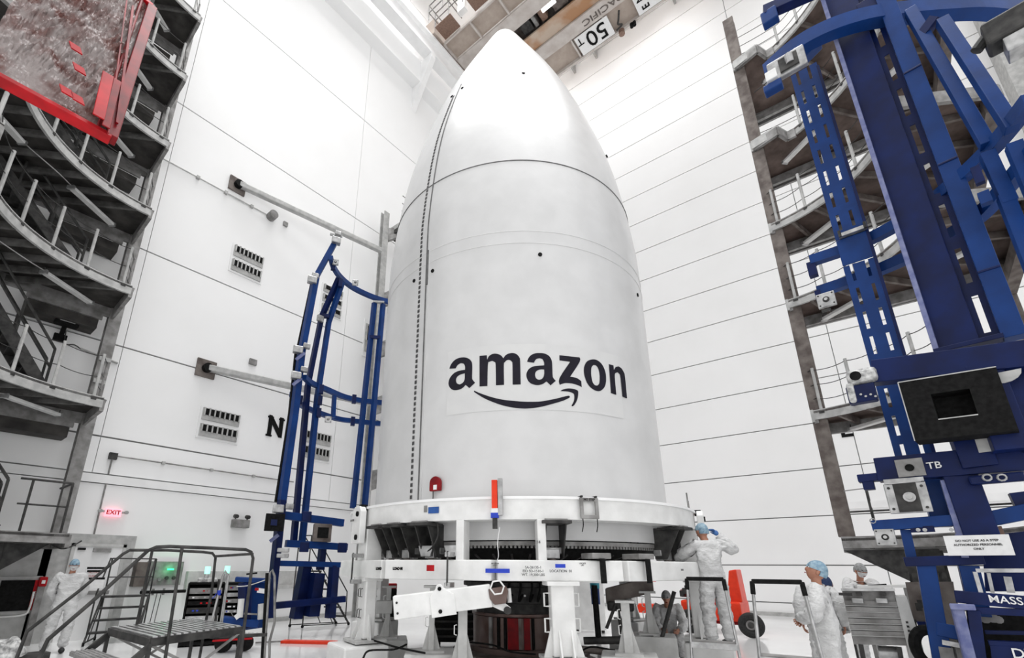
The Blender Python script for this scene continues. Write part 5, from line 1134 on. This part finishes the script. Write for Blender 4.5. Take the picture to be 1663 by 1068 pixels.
# ================================================================== ROLLING STAIRS
def rolling_front():
    s = thing('rolling_stair', (2.4, 6.8, 0), 'large dark rolling stair platform with ribbed deck in left foreground', 'stairs')
    zt = .92
    A, B, C_, D_ = hit(178, 1019, 2, zt), hit(245, 1036, 2, zt), hit(392, 1017, 2, zt), hit(300, 1005, 2, zt)
    D_ = A+(C_-B)
    n = 13; e = (C_-B)
    for k in range(n):
        p0 = B+e*(k+.5)/n; p1 = A+e*(k+.5)/n
        MB().bar(p0, p1, e.length/n*.55, .03).build('deck_slat', M_chrome, s)
    q = MB()
    for a, b in ((A, B), (B, C_), (C_, D_), (D_, A)): q.bar(a-Z*.04, b-Z*.04, .03, .08)
    q.build('deck_frame', M_dark, s)
    # rails
    def railing(y, pts, posts, nm='handrail'):
        P3 = [hit(px, py, 1, y) for px, py in pts]; o = MB().tube(P3, .019, 8).build(nm, M_dark, s, smooth=True)
        for (px, py), (qx, qy) in posts:
            a = hit(px, py, 1, y); b = hit(qx, qy, 1, y); b.z = max(b.z, .02); MB().tube([a, b], .018, 8).build('rail_post', M_dark, s, smooth=True)
    railing(B.y, [(52, 1100), (64, 1068), (78, 1038), (150, 976), (240, 894), (254, 888), (275, 887), (330, 889), (399, 892), (408, 896), (411, 906), (395, 1030), (385, 1110)], [((296, 888), (262, 1110))])
    railing(A.y+.0, [(18, 1100), (27, 1068), (44, 1025), (130, 958), (200, 899), (211, 893), (270, 893), (330, 896), (345, 898), (350, 905), (344, 960), (334, 1010), (322, 1080)], [((247, 895), (222, 1015)), ((356, 940), (350, 1008))])
    a, b = hit(349, 903, 1, A.y), hit(410, 899, 1, B.y); MB().tube([a, b], .017, 8).build('end_rail', M_dark, s, smooth=True)
    # legs and braces
    def dn(p, dz=0): return Vector((p.x, p.y, dz))
    for p in (A, B, C_, D_): MB().bar(p-Z*.05, dn(p, .06), .035, .035).build('deck_leg', M_dark, s); MB().cyl(dn(p, 0), dn(p, .06), .03, 8).build('foot', M_black, s)
    for a, b in ((B, C_), (A, D_)):
        MB().bar(a-Z*.06, dn(b, .25), .025, .025).build('cross_brace', M_steel, s); MB().bar(b-Z*.06, dn(a, .25), .025, .025).build('cross_brace', M_steel, s)
    # descending stringers and lower treads
    dr = (A-D_); dr.z = 0; dr.normalize()
    for p in (A, B): MB().bar(p-Z*.08, p+dr*1.05-Z*.9, .03, .07).build('stringer', M_dark, s)
    for k in range(1, 4):
        c = (A+B)/2+dr*.26*k-Z*.23*k; sd = (A-B)/2
        q = MB().obox(c, sd, dr*.12, Z*.02)
        t = q.build('tread', M_steel, s)
        for j in range(5): MB().tube([c-sd+dr*(.05*j-.1)+Z*.02, c+sd+dr*(.05*j-.1)+Z*.02], .01, 5).build('tread_rib', M_chrome, t)
    # tall chrome grab rail at the right end
    MB().tube([hit(343, 1012, 1, A.y-.2), hit(362, 935, 1, A.y-.2), hit(366, 927, 1, A.y-.2), hit(371, 935, 1, A.y-.2), hit(360, 1012, 1, A.y-.2)], .016, 8).build('grab_rail', M_chrome, s, smooth=True)
    MB().cyl(hit(356, 958, 1, A.y-.2), hit(355.5, 966, 1, A.y-.2), .024, 8).build('blue_tape', M_tape, s)
rolling_front()
s = thing('grab_stand', pd(436, 1068, 9.6), 'curved grey grab rail stand right of the large rolling stair', 'stand')
G_ = lambda px, py: pd(px, py, 9.7)
MB().tube([G_(437, 1085), G_(438, 1040), G_(446, 1010), G_(446, 935), G_(442, 925), G_(438, 930), G_(428, 1085)], .022, 8).build('bent_rail', M_steel, s, smooth=True)
MB().bar(G_(434, 930), G_(425, 1085), .05, .04).build('rear_post', M_black, s); MB().bar(G_(340, 1034), G_(434, 1030), .06, .05).build('cross_bar', M_dark, s)
q = MB()
for k in range(14): q.obox(G_(346+6.5*k, 1029), (.02, -.01, 0), (.005, .01, 0), (0, 0, .02))
tag(q.build('bar_rib', M_chrome, s), kind='stuff')
MB().bar(G_(345, 1040), G_(410, 1036), .03, .03).build('red_stripe', M_red, s)
# far rolling ladder by the door
def small_stair(base, dx, dy, nst, rise, run, wd, lab, m=M_dark, rail=.85, gx=None):
    base = Vector(base); dx = Vector(dx).normalized(); dy = Vector(dy).normalized()
    s = thing('rolling_stair', base, lab, 'stairs')
    for k in range(1, nst+1):
        c = base+dx*run*k+dy*wd/2+Z*rise*k
        MB().obox(c, dx*(run*.45 if k < nst else run*.9), dy*wd/2, Z*.02).build('tread', m, s)
    top = base+dx*run*nst+Z*rise*nst
    for sd in (0, wd):
        o = dy*sd
        MB().bar(base+o+Z*.05, top+o, .03, .05).build('stringer', m, s)
        MB().tube([base+o+dx*run*.6+Z*rise*.6, base+o+dx*run*.7+Z*(rise*.7+rail), top+o+dx*run*.0+Z*rail, top+o+dx*run*.9+Z*rail, top+o+dx*run*.9-Z*rise*nst], .017, 6).build('handrail', m, s, smooth=True)
        MB().bar(top+o+dx*run*.9-Z*rise*nst+Z*.06, base+o+Z*.06, .025, .025).build('base_rail', m, s)
        MB().bar(base+o+dx*run*nst*.4+Z*.06, top+o+dx*run*.8, .02, .02).build('brace', m, s)
        for p in (base+o, top+o+dx*run*.9-Z*rise*nst): MB().cyl(p+Vector((0, 0, .04))-dy*.02, p+Vector((0, 0, .04))+dy*.02, .04, 10).build('caster', M_black, s)
    MB().tube([top+dx*run*.9+Z*rail, top+dx*run*.9+dy*wd+Z*rail], .017, 6).build('end_rail', m, s)
    MB().tube([top+dx*run*.9+Z*rail*.5, top+dx*run*.9+dy*wd+Z*rail*.5], .014, 6).build('end_rail', m, s)
    return s
ss = small_stair((3.3, 13.35, 0), (.28, .6, 0), (1, -.12, 0), 4, .235, .2, .92, 'small dark rolling stair standing in front of the white door')
a = hit(158, 933, 1, 13.3); 
for k, (yy, t) in enumerate(((922, 'LADDER'), (927, 'SAFETY'), (939, 'NOTICE'))): 
    p = hit(156, yy, 1, 13.3); MB().obox(p, (.16, 0, 0), (0, .01, 0), (0, 0, .022)).build('sign_strip', M_black, ss)
p = hit(153, 948, 1, 13.3); MB().obox(p, (.17, 0, 0), (0, .01, 0), (0, 0, .09)).build('paper_notice', M_paper, ss)
small_stair((9.35, 12.95, 0), (-.9, .25, 0), (.15, -.5, 0), 7, .25, .17, .45, 'tall thin rolling stair in front of far blue frame base', M_dark, .75)
# ================================================================== RACKS, CARTS, VEHICLE
def rack(px0, px1, py0, py1, D, lab, seed):
    rnd = random.Random(seed); a = pd(px0, py1, D); b = pd(px1, py1, D); a.z = b.z = 0; top = pd((px0+px1)/2, py0, D).z; r = (b-a).normalized(); wd = (b-a).length; n = Vector((-r.y, r.x, 0)); n = n if n.dot(a) > 0 else -n
    s = thing('equipment_rack', (a+b)/2, lab, 'rack'); c = (a+b)/2+n*.3
    q = MB()
    for u in (-1, 1): q.obox(c+r*(wd/2)*u+Z*top/2, r*.015, n*.3, Z*top/2)
    q.obox(c+Z*top, r*wd/2, n*.3, Z*.02).obox(c+n*.28+Z*top/2, r*wd/2, n*.01, Z*top/2).obox(c+Z*.06, r*wd/2, n*.3, Z*.03)
    q.build('rack_frame', M_black, s)
    z = .2
    while z < top-.12:
        h = rnd.choice((.07, .1, .14)); mm = rnd.choice((M_dark, M_black, M_steel, M_black, M_chrome))
        u = MB().obox(c-n*.2+Z*(z+h/2), r*(wd/2-.03), n*.05, Z*h*.42).build('rack_unit', mm, s, bevel=.004)
        for k in range(3):
            x = rnd.uniform(-.4, .4)*wd; MB().obox(c-n*.26+r*x+Z*(z+h/2), r*.02, n*.01, Z*.015).build('indicator', rnd.choice((M_tape, M_paper, M_chrome, M_red)), u)
        z += h+.03
    for k in range(3):
        x0, x1 = rnd.uniform(-.35, .35)*wd, rnd.uniform(-.35, .35)*wd; z0, z1 = rnd.uniform(.3, top-.1), rnd.uniform(.2, top-.2)
        MB().tube(catmull([c-n*.27+r*x0+Z*z0, c-n*.36+r*(x0+x1)/2+Z*(min(z0, z1)-.08), c-n*.27+r*x1+Z*z1], 5), .008, 5).build('patch_cable', rnd.choice((M_paper, M_steel, M_tape)), s)
    return s, c, top, r, n
s, c, top, r, n = rack(292, 352, 947, 1035, 12.6, 'black equipment rack with cables, left of the pair', 3)
MB().obox(c+Z*(top+.06), r*.2, n*.2, Z*.05).build('top_device', M_plastic, s, bevel=.02)
s2, c2, top2, r2, n2_ = rack(355.5, 388, 947, 1035, 12.6, 'black equipment rack with cables, right of the pair', 5)
for k, (px, py) in enumerate(((337, 927), (369, 926))):
    p = pd(px, py, 12.8); g = thing('beacon_lamp', p-Z*.15, ('left', 'right')[k]+' glowing pale green beacon lamp on top of the racks', 'lamp')
    MB().cyl(p-Z*.22, p-Z*.06, .045, 10).build('lamp_base', M_chrome, g); MB().cyl(p-Z*.06, p+Z*.1, .06, 12).build('lamp_dome', mat('pale_green_glow', (.45, 1, .8), .3, emit=.8), g, smooth=True)
# blue cart right of the racks
bc_ = thing('blue_cart', pd(408, 1040, 11.6)*1, 'blue wheeled equipment cart with white canister beside the racks', 'cart'); bc_.location.z = 0; ORG[bc_.name] = Vector(bc_.location)
K = lambda px, py, D=11.6: pd(px, py, D)
MB().bar(K(382, 940), K(440, 943), .3, .1).build('top_beam', M_blue, bc_, bevel=.02); MB().bar(K(398, 945), K(396, 1020), .3, .16).build('column', M_navy, bc_, bevel=.02); MB().bar(K(415, 945, 11.8), K(409, 1020, 11.8), .3, .4).build('column', M_blue, bc_, bevel=.02)
MB().bar(K(360, 1006), K(420, 1012), .35, .14).build('base_beam', M_blue, bc_, bevel=.02)
for px, py in ((400, 1026), (366, 1024)): wq = K(px, py); wq.z = .16; MB().cyl(wq-Vector((.04, .03, 0)), wq+Vector((.04, .03, 0)), .16, 16).build('wheel', M_black, bc_, smooth=True)
MB().cyl(K(389, 1002, 11.3), K(392, 972, 11.3), .06, 12).build('white_canister', M_white, bc_, smooth=True); MB().bar(K(384, 997, 11.3), K(388, 1003, 11.3), .1, .1).build('printed_label', M_paper, bc_)
MB().bar(K(418, 958, 11.3), K(432, 960, 11.3), .03, .09).build('white_label', M_paper, bc_); MB().bar(K(414, 956, 11.3), K(424, 957, 11.3), .03, .05).build('red_label', M_red, bc_)
MB().tube([K(400, 932), K(418, 930)], .02, 6).build('handle', M_black, bc_); MB().bar(K(396, 996, 11.3), K(418, 997, 11.3), .04, .03).build('shelf_bar', M_steel, bc_); MB().cyl(K(424, 1005, 11.3), K(425, 980, 11.3), .07, 12).build('white_column', M_white2, bc_)
MB().tube(catmull([K(384, 952, 11.2), K(405, 950, 11.2), K(440, 938, 11.2)]), .01, 5).build('air_line', M_light, bc_)
# red floor rail
fr2 = thing('red_floor_rail', hit(500, 1041, 2, 0), 'low red bar lying on the floor left of the ring stand', 'bar')
a, b = hit(459, 1041, 2, .03), hit(546, 1043, 2, .03); MB().bar(a, b, .22, .06).build('red_bar', M_orange, fr2, bevel=.01); MB().bar(hit(415, 1043, 2, .02), a, .03, .03).build('grey_rod', M_steel, fr2)
# orange lift vehicle
ov = thing('lift_vehicle', (19, 5, 0), 'orange red wheeled lift base behind the ladder technician', 'vehicle')
O = lambda px, py, D=15.5: pd(px, py, D)
V0 = O(1108, 1002); V0.z = .35; V1 = O(1205, 1000, 15.2); V1.z = .35; d = (V1-V0).normalized(); nn = Vector((-d.y, d.x, 0)); nn = nn if nn.dot(V0) > 0 else -nn
q = MB().obox((V0+V1)/2+nn*.7+Z*.22, (V1-V0)/2, nn*.7, Z*.24).build('chassis', M_orange, ov, bevel=.05)
MB().obox((V0+V1)/2+nn*.7+Z*.0, (V1-V0)/2*.9, nn*.6, Z*.1).build('under_frame', M_dred, ov)
c = O(1195, 950, 15.4); q = MB(); q.prism([O(1181, 978), O(1206, 978), O(1195, 924), O(1183, 926)], nn*.8).build('counterweight', M_orange, ov, bevel=.03)
MB().obox((V0*.7+V1*.3)+nn*.6+Z*.62, d*.5, nn*.3, Z*.1).build('red_tank', M_dred, ov, bevel=.03)
for k in range(7): p = V0.lerp(V1, .02+k*.05)+nn*.2+Z*(.62+.07*k); MB().obox(p, d*.05, nn*.1, Z*.08).build('hose_chain', M_dark, ov, bevel=.01)
wc = O(1216, 989, 14.9)
for w_ in (wc, O(1118, 990, 15.2)):
    w_ = Vector((w_.x, w_.y, .30)); t = MB().tube([w_+d*0+(d*math.cos(x)+Z*math.sin(x))*.20 for x in [math.pi*k/14 for k in range(28)]], .10, 10, True).build('tyre', M_rubber, ov, smooth=True)
    MB().cyl(w_-nn*.05, w_+nn*.05, .14, 18).build('wheel_hub', M_steel, t); MB().cyl(w_-nn*.09, w_+nn*.05, .07, 12).build('hub_cap', M_dark, t)
for px, py in ((1048, 925), (1052, 975)): MB().obox(pd(px, py+12, 15.5), d*.25, nn*.2, Z*.12).build('red_panel', M_orange, ov, bevel=.03)
# metal cabinet at right
cbn = thing('metal_cabinet', pol(1.5, 8.6), 'ribbed grey metal shipping cabinet standing beside the looking-up man', 'cabinet')
X = lambda px, py, D=8.6: pd(px, py, D)
q4 = [X(1367, 958), X(1452, 957), X(1475, 1048), X(1387, 1046)]
fn = Vector((math.cos(math.radians(2)), math.sin(math.radians(2)), 0))
MB().prism(q4, fn*.5).build('body', M_steel, cbn)
for k, yy in enumerate((979, 989, 998, 1008, 1018, 1028)):
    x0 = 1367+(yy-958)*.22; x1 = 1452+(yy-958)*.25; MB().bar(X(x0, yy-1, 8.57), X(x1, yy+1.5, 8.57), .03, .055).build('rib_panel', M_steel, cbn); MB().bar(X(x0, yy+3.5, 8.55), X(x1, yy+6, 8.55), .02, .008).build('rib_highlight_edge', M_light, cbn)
MB().bar(X(1366, 957, 8.55), X(1453, 957, 8.55), .1, .03).build('lid_edge', M_chrome, cbn)
for x in (1393, 1432): MB().obox(X(x, 975, 8.52), e2*.06, n2*.03, Z*.03).build('latch', M_chrome, cbn, bevel=.008); MB().obox(X(x+2, 964, 8.52), e2*.03, n2*.02, Z*.02).build('latch_hook', M_dark, cbn)
MB().bar(X(1362, 964, 8.5), X(1384, 965, 8.5), .04, .035).build('side_handle', M_dark, cbn)
MB().prism([X(1454, 968, 8.55), X(1472, 968, 8.55), X(1506, 1075, 8.55), X(1480, 1075, 8.55)], fn*.5).build('end_post', M_white2, cbn)
for k in range(5): MB().obox(X(1473+k*1.6, 1010+k*7, 8.53), e2*.012, n2*.003, Z*.012).build('stencil_mark', M_dark, cbn)
MB().bar(X(1398, 1046), X(1406, 1090), .05, .05).bar(X(1460, 1050), X(1468, 1095), .05, .05).build('cabinet_leg', M_dark, cbn)
MB().cyl(X(1428, 1060, 8.8), X(1462, 1062, 8.8), .09, 12).build('roller', M_chrome, cbn, smooth=True)
# far bench with papers
bn = thing('work_bench', pol(2.2, 10.7), 'low white-topped work bench under the leaning person', 'bench'); b0 = pd(1343, 982, 10.0); 
MB().bar(pd(1393, 952, 10.7), pd(1480, 951, 10.7), .5, .04).build('bench_top', M_white, bn); MB().bar(pd(1410, 951, 10.6), pd(1440, 949, 10.6), .1, .03).build('black_tool', M_black, bn)
for px in (1398, 1470): MB().bar(pd(px, 954, 10.7), Vector((*pd(px, 954, 10.7).xy, 0)), .05, .05).build('bench_leg', M_steel, bn)
ct = thing('tool_cart', pol(4.3, 10), 'grey tool cart with wrapped items between man and cabinet', 'cart')
MB().bar(pd(1345, 980, 9.8), pd(1375, 981, 9.8), .4, .03).bar(pd(1352, 1022, 9.8), pd(1380, 1024, 9.8), .4, .03).build('cart_shelf', M_chrome, ct)
for px in (1346, 1356, 1374): MB().bar(pd(px, 980, 9.8), Vector((*pd(px, 980, 9.8).xy, .03)), .03, .03).build('cart_leg', M_dark, ct)
MB().obox(pd(1364, 1002, 9.8), e2*.13, n2*.15, Z*.22).build('wrapped_bundle', M_plastic, ct, bevel=.08)
# equipment under and behind the ring
for k, (px, py, D, w_, h_, d_, m_, nm, lab, ct_) in enumerate((
    (615, 978, 11.6, .38, .30, .25, M_black, 'black_tool_case', 'black drawer case with red top behind the left ring leg', 'case'),
    (745, 990, 11.8, .55, .30, .3, M_black, 'black_crate', 'black slatted crate behind the middle of the lever arm', 'crate'),
    (955, 972, 14.5, .42, .50, .3, M_white, 'white_cabinet', 'plain white cabinet far behind the right of the front leg', 'cabinet'))):
    p = pd(px, py, D); a_ = math.degrees(az(px, py)); t = tdir(a_); n = rdir(a_); s = thing(nm, (p.x, p.y, 0), lab, ct_)
    p.z = .1; ztop = pd(px, py, D).z+h_
    b_ = MB().obox((p.x, p.y, (ztop+.08)/2), t*w_, n*d_, Z*((ztop-.08)/2)).build('case_body', m_, s, bevel=.02)
    for u in (-1, 1): MB().obox((p.x+t.x*w_*.8*u, p.y+t.y*w_*.8*u, .04), t*.04, n*.04, Z*.04).build('foot', M_dark, s)
    if k == 0:
        MB().obox((p.x, p.y, ztop+.05), t*w_, n*d_, Z*.05).build('red_lid', M_red, s, bevel=.01)
        for i in range(4): MB().obox(Vector((p.x, p.y, ztop-.15-.2*i))-n*(d_+.01), t*w_*.6, n*.01, Z*.012).build('drawer_pull', M_chrome, s)
    if k == 1:
        for i in range(6): MB().obox(Vector((p.x, p.y, .2+.15*i))-n*(d_+.01), t*w_, n*.01, Z*.02).build('slat', M_dark, s)
    if k == 2: MB().obox(Vector((p.x, p.y, ztop-.35))-n*(d_+.01)-t*.1, t*.02, n*.01, Z*.04).build('handle', M_black, s)
te = thing('teal_canister', pd(966, 952, 12.5), 'teal capped blue canister on dark post right of front leg', 'canister'); p = pd(966, 955, 12.5)
MB().cyl(p-Z*.0, p+Z*.12, .11, 16).build('teal_cap', mat('teal_plastic', (.02, .28, .36), .4, col2=(.02, .22, .3), scale=9), te, smooth=True); MB().cyl(p-Z*.35, p, .1, 16).build('canister_body', M_blue, te, smooth=True); MB().cyl(Vector((p.x, p.y, 0)), p-Z*.35, .05, 10).build('post', M_black, te)
MB().obox(pd(624, 985, 8.6), tdir(47)*.13, rdir(47)*.05, Z*.1).build('hydraulic_box', M_white2, stand, bevel=.01)
# dark roller dollies and tubes on floor right of front leg
dl = thing('floor_dolly', pd(1000, 1045, 7.6), 'dark low dolly with struts on floor right of front leg', 'dolly'); Q = lambda px, py, D=7.4: pd(px, py, D)
for a_, b_, r_, m_ in (((948, 1040), (1062, 1038), .055, M_dark), ((938, 1053), (1020, 1062), .05, M_steelb), ((965, 950), (972, 1035), .045, M_black), ((985, 1020), (1002, 975), .025, M_dark), ((1002, 975), (1010, 1030), .025, M_dark), ((1095, 960), (1075, 1035), .03, M_dark)):
    MB().cyl(Q(*a_, 8.2), Q(*b_, 8.2), r_, 10).build('tube', m_, dl, smooth=True)
MB().obox(Q(1022, 958, 8.6), (tdir(20)*-.95+Z*.25).normalized()*.38, rdir(20)*.1, Z*.12).build('angled_housing', M_steelb, dl, bevel=.02); MB().obox(Q(1008, 984, 8.5), tdir(20)*.2, rdir(20)*.1, Z*.07).build('motor_block', M_dark, dl, bevel=.03)
MB().obox(Vector((*Q(1000, 1050, 8.2).xy, .15)), tdir(20)*.7, rdir(20)*.25, Z*.15).build('dolly_base', M_steelb, dl, bevel=.02)
hz = thing('air_hoses', hit(640, 1068, 2, .05), 'loose dark cables curling over the floor around the plinths', 'cable')
for pts in (((602, 1038), (625, 1045), (650, 1052), (690, 1060)), ((590, 1068), (600, 1056), (640, 1054), (660, 1046)), ((940, 1060), (960, 1050), (1000, 1056), (1060, 1066)), ((760, 1042), (800, 1047), (830, 1058), (870, 1062))):
    MB().tube(catmull([hit(px, py, 2, .63) if px < 700 else pd(px, py, 7.6) for px, py in pts], 6), .013, 6).build('cable', M_black, hz)
p = pd(594, 1033, 8.15); MB().cyl(p-Z*.08, p+Z*.05, .06, 10, .04).build('black_plug', M_black, hz)
# wrapped bundle on floor far left
wb = thing('wrapped_bundle', hit(15, 1050, 2, .1), 'bundle of crumpled clear film at the foot of left tower column', 'bundle')
b0 = pd(14, 1030, 11.6); b0.z = 0; vs = []; me = ball(b0+Z*.2, Vector((1, 0, 0)), Vector((0, 1, 0)), Z, .24, .2, .30, 28, 20)
bm = bmesh.new(); bm.from_mesh(me)
from mathutils import noise
for v in bm.verts: v.co = v.co+(v.co-b0-Z*.3)*noise.noise(v.co*6)*.6; v.co.z = max(v.co.z, .0)
bm.to_mesh(me); bm.free(); join('film', [(me, 0)], wb, [M_plastic])
MB().bar(b0+Vector((-.3, 0, .1)), b0+Vector((.6, .1, .1)), .3, .2).build('dark_tray', M_dark, wb)
# ================================================================== RED WRAPPED BASKET
RD = 4.6
rbk = thing('red_basket', pd(100, 90, RD), 'red metal basket wrapped in clear film hanging at upper left', 'basket')
cB, cT, cL = pd(179, 226, RD), pd(246, 14, RD*1.12), pd(-40, 108, RD)   # lower corner, upper right, left
ex = (cL-cB); ey = (cT-cB); nn = ex.cross(ey).normalized(); nn = nn if nn.dot(cB-Vector((0, 0, EYE))) > 0 else -nn
cTL = cL+ey*1.05
q = MB().bar(cB, cT, .09, .10, up=nn); e1 = q.build('red_edge_beam', M_dred, rbk, bevel=.006)
MB().bar(cB, cL, .05, .10, up=nn).build('red_edge_beam', M_red, rbk, bevel=.006)
MB().bar(cT, cTL, .05, .1, up=nn).build('red_edge_beam', M_red, rbk, bevel=.006)
MB().bar(cB+ex.normalized()*.10-nn*.0, cT+ex.normalized()*.10-nn*.0, .03, .08, up=nn).build('inner_beam', M_dred, rbk, bevel=.01)
def onpl(px, py, off):
    d = ray(px, py); o_ = Vector((0, 0, EYE)); return o_+d*((cB-nn*off-o_).dot(nn)/d.dot(nn))
MB().bar(onpl(176, 120, .12), onpl(160, 190, .12), .085, .012, up=nn).build('red_tape_block', M_red, rbk, bevel=.004)
MB().bar(onpl(191, 130, .10), onpl(172, 206, .10), .06, .012, up=nn).build('red_tape_block', M_dred, rbk, bevel=.004)
MB().bar(onpl(216, 10, .07), onpl(190, 200, .07), .02, .02, up=nn).bar(onpl(206, 0, .07), onpl(176, 216, .07), .012, .012, up=nn).build('film_fold', M_dred, rbk)
def filmat():
    m = mat('dusty_red_brown_film', (.15, .05, .04), .3, 0, col2=(.40, .35, .34), scale=3.5, bump=1., bscale=16, lo=.38, hi=.62, detail=10, stretch=(1, 2.2, 1)); return m
MF = filmat(); MF.node_tree.nodes['Principled BSDF'].inputs['Alpha'].default_value = .72
NX, NY = 150, 120; vs = []; fs = []
for j in range(NY+1):
    for i in range(NX+1):
        u, v = i/NX, j/NY; p = cB+ex*(.02+u*.98)+ey*v*1.02; edge = min(u*6, v*6, 1)
        k = noise.noise(Vector((u*4, v*5, 0)))*.10+abs(noise.noise(Vector((u*14+v*10, v*7-u*5, 3))))*.09+abs(noise.noise(Vector((u*34+v*20, v*14, 5))))*.05+abs(noise.noise(Vector((u*60, v*60, 8))))*.02
        vs.append(p-nn*(.0+edge*(k*.6+.02)))
        if i < NX and j < NY: b = j*(NX+1)+i; fs.append((b, b+1, b+NX+2, b+NX+1))
MB().add(vs, fs).build('clear_film', MF, rbk, smooth=True)
q = MB(); n_ = 46
for k in range(n_):
    t = k/n_
    q.bar(cB+ex*t+nn*.01, cB+ex*t+ey+nn*.01, .004, .004, up=nn); q.bar(cB+ey*t+nn*.01, cB+ex+ey*t+nn*.01, .004, .004, up=nn)
tag(q.build('wire_net', M_dark, rbk), kind='stuff')
for px, py in ((123, 78), (129, 112), (108, 148), (126, 160)):
    d = ray(px, py); o_ = Vector((0, 0, EYE)); p = o_+d*((cB-nn*.12-o_).dot(nn)/d.dot(nn)); MB().obox(p, ex.normalized()*.04, nn*.006, (ey.normalized()+ex.normalized()*.4).normalized()*.04).build('red_patch', M_red, rbk)
MB().prism([cB+nn*.045, cL+nn*.045, cTL+nn*.045, cT+nn*.045], nn*.01).build('back_sheet', mat('dusty_back_sheet', (.16, .09, .08), .6, col2=(.26, .22, .21), scale=2.5, lo=.4, hi=.6), rbk)
MB().bar(cTL+nn*.1, cTL+nn*.1+Z*2.5, .03, .03).bar(cT+nn*.1, cT+nn*.1+Z*2.5, .03, .03).build('hanging_strap', M_dark, rbk)
for pre, g in (('person', 'clean room workers around the ring stand'), ('louvre_vent', 'louvre vents on the left wall'), ('jack_stand', 'jack stands among the ring stand legs'),
               ('platform_tower', 'work platform towers round the bay'), ('step_ladder', 'step ladders right of the ring stand'), ('rolling_stair', 'rolling stairs on the floor'),
               ('beacon_lamp', 'beacon lamps on the racks'), ('equipment_rack', 'equipment racks by the left wall'), ('wall_strut', 'struts from left wall to corner tower'), ('handling_frame', 'blue handling frames'), ('junction_box', 'junction boxes on left wall')):
    for o in list(scene.collection.objects):
        if o.parent is None and o.name.split('.')[0] == pre: o['group'] = g
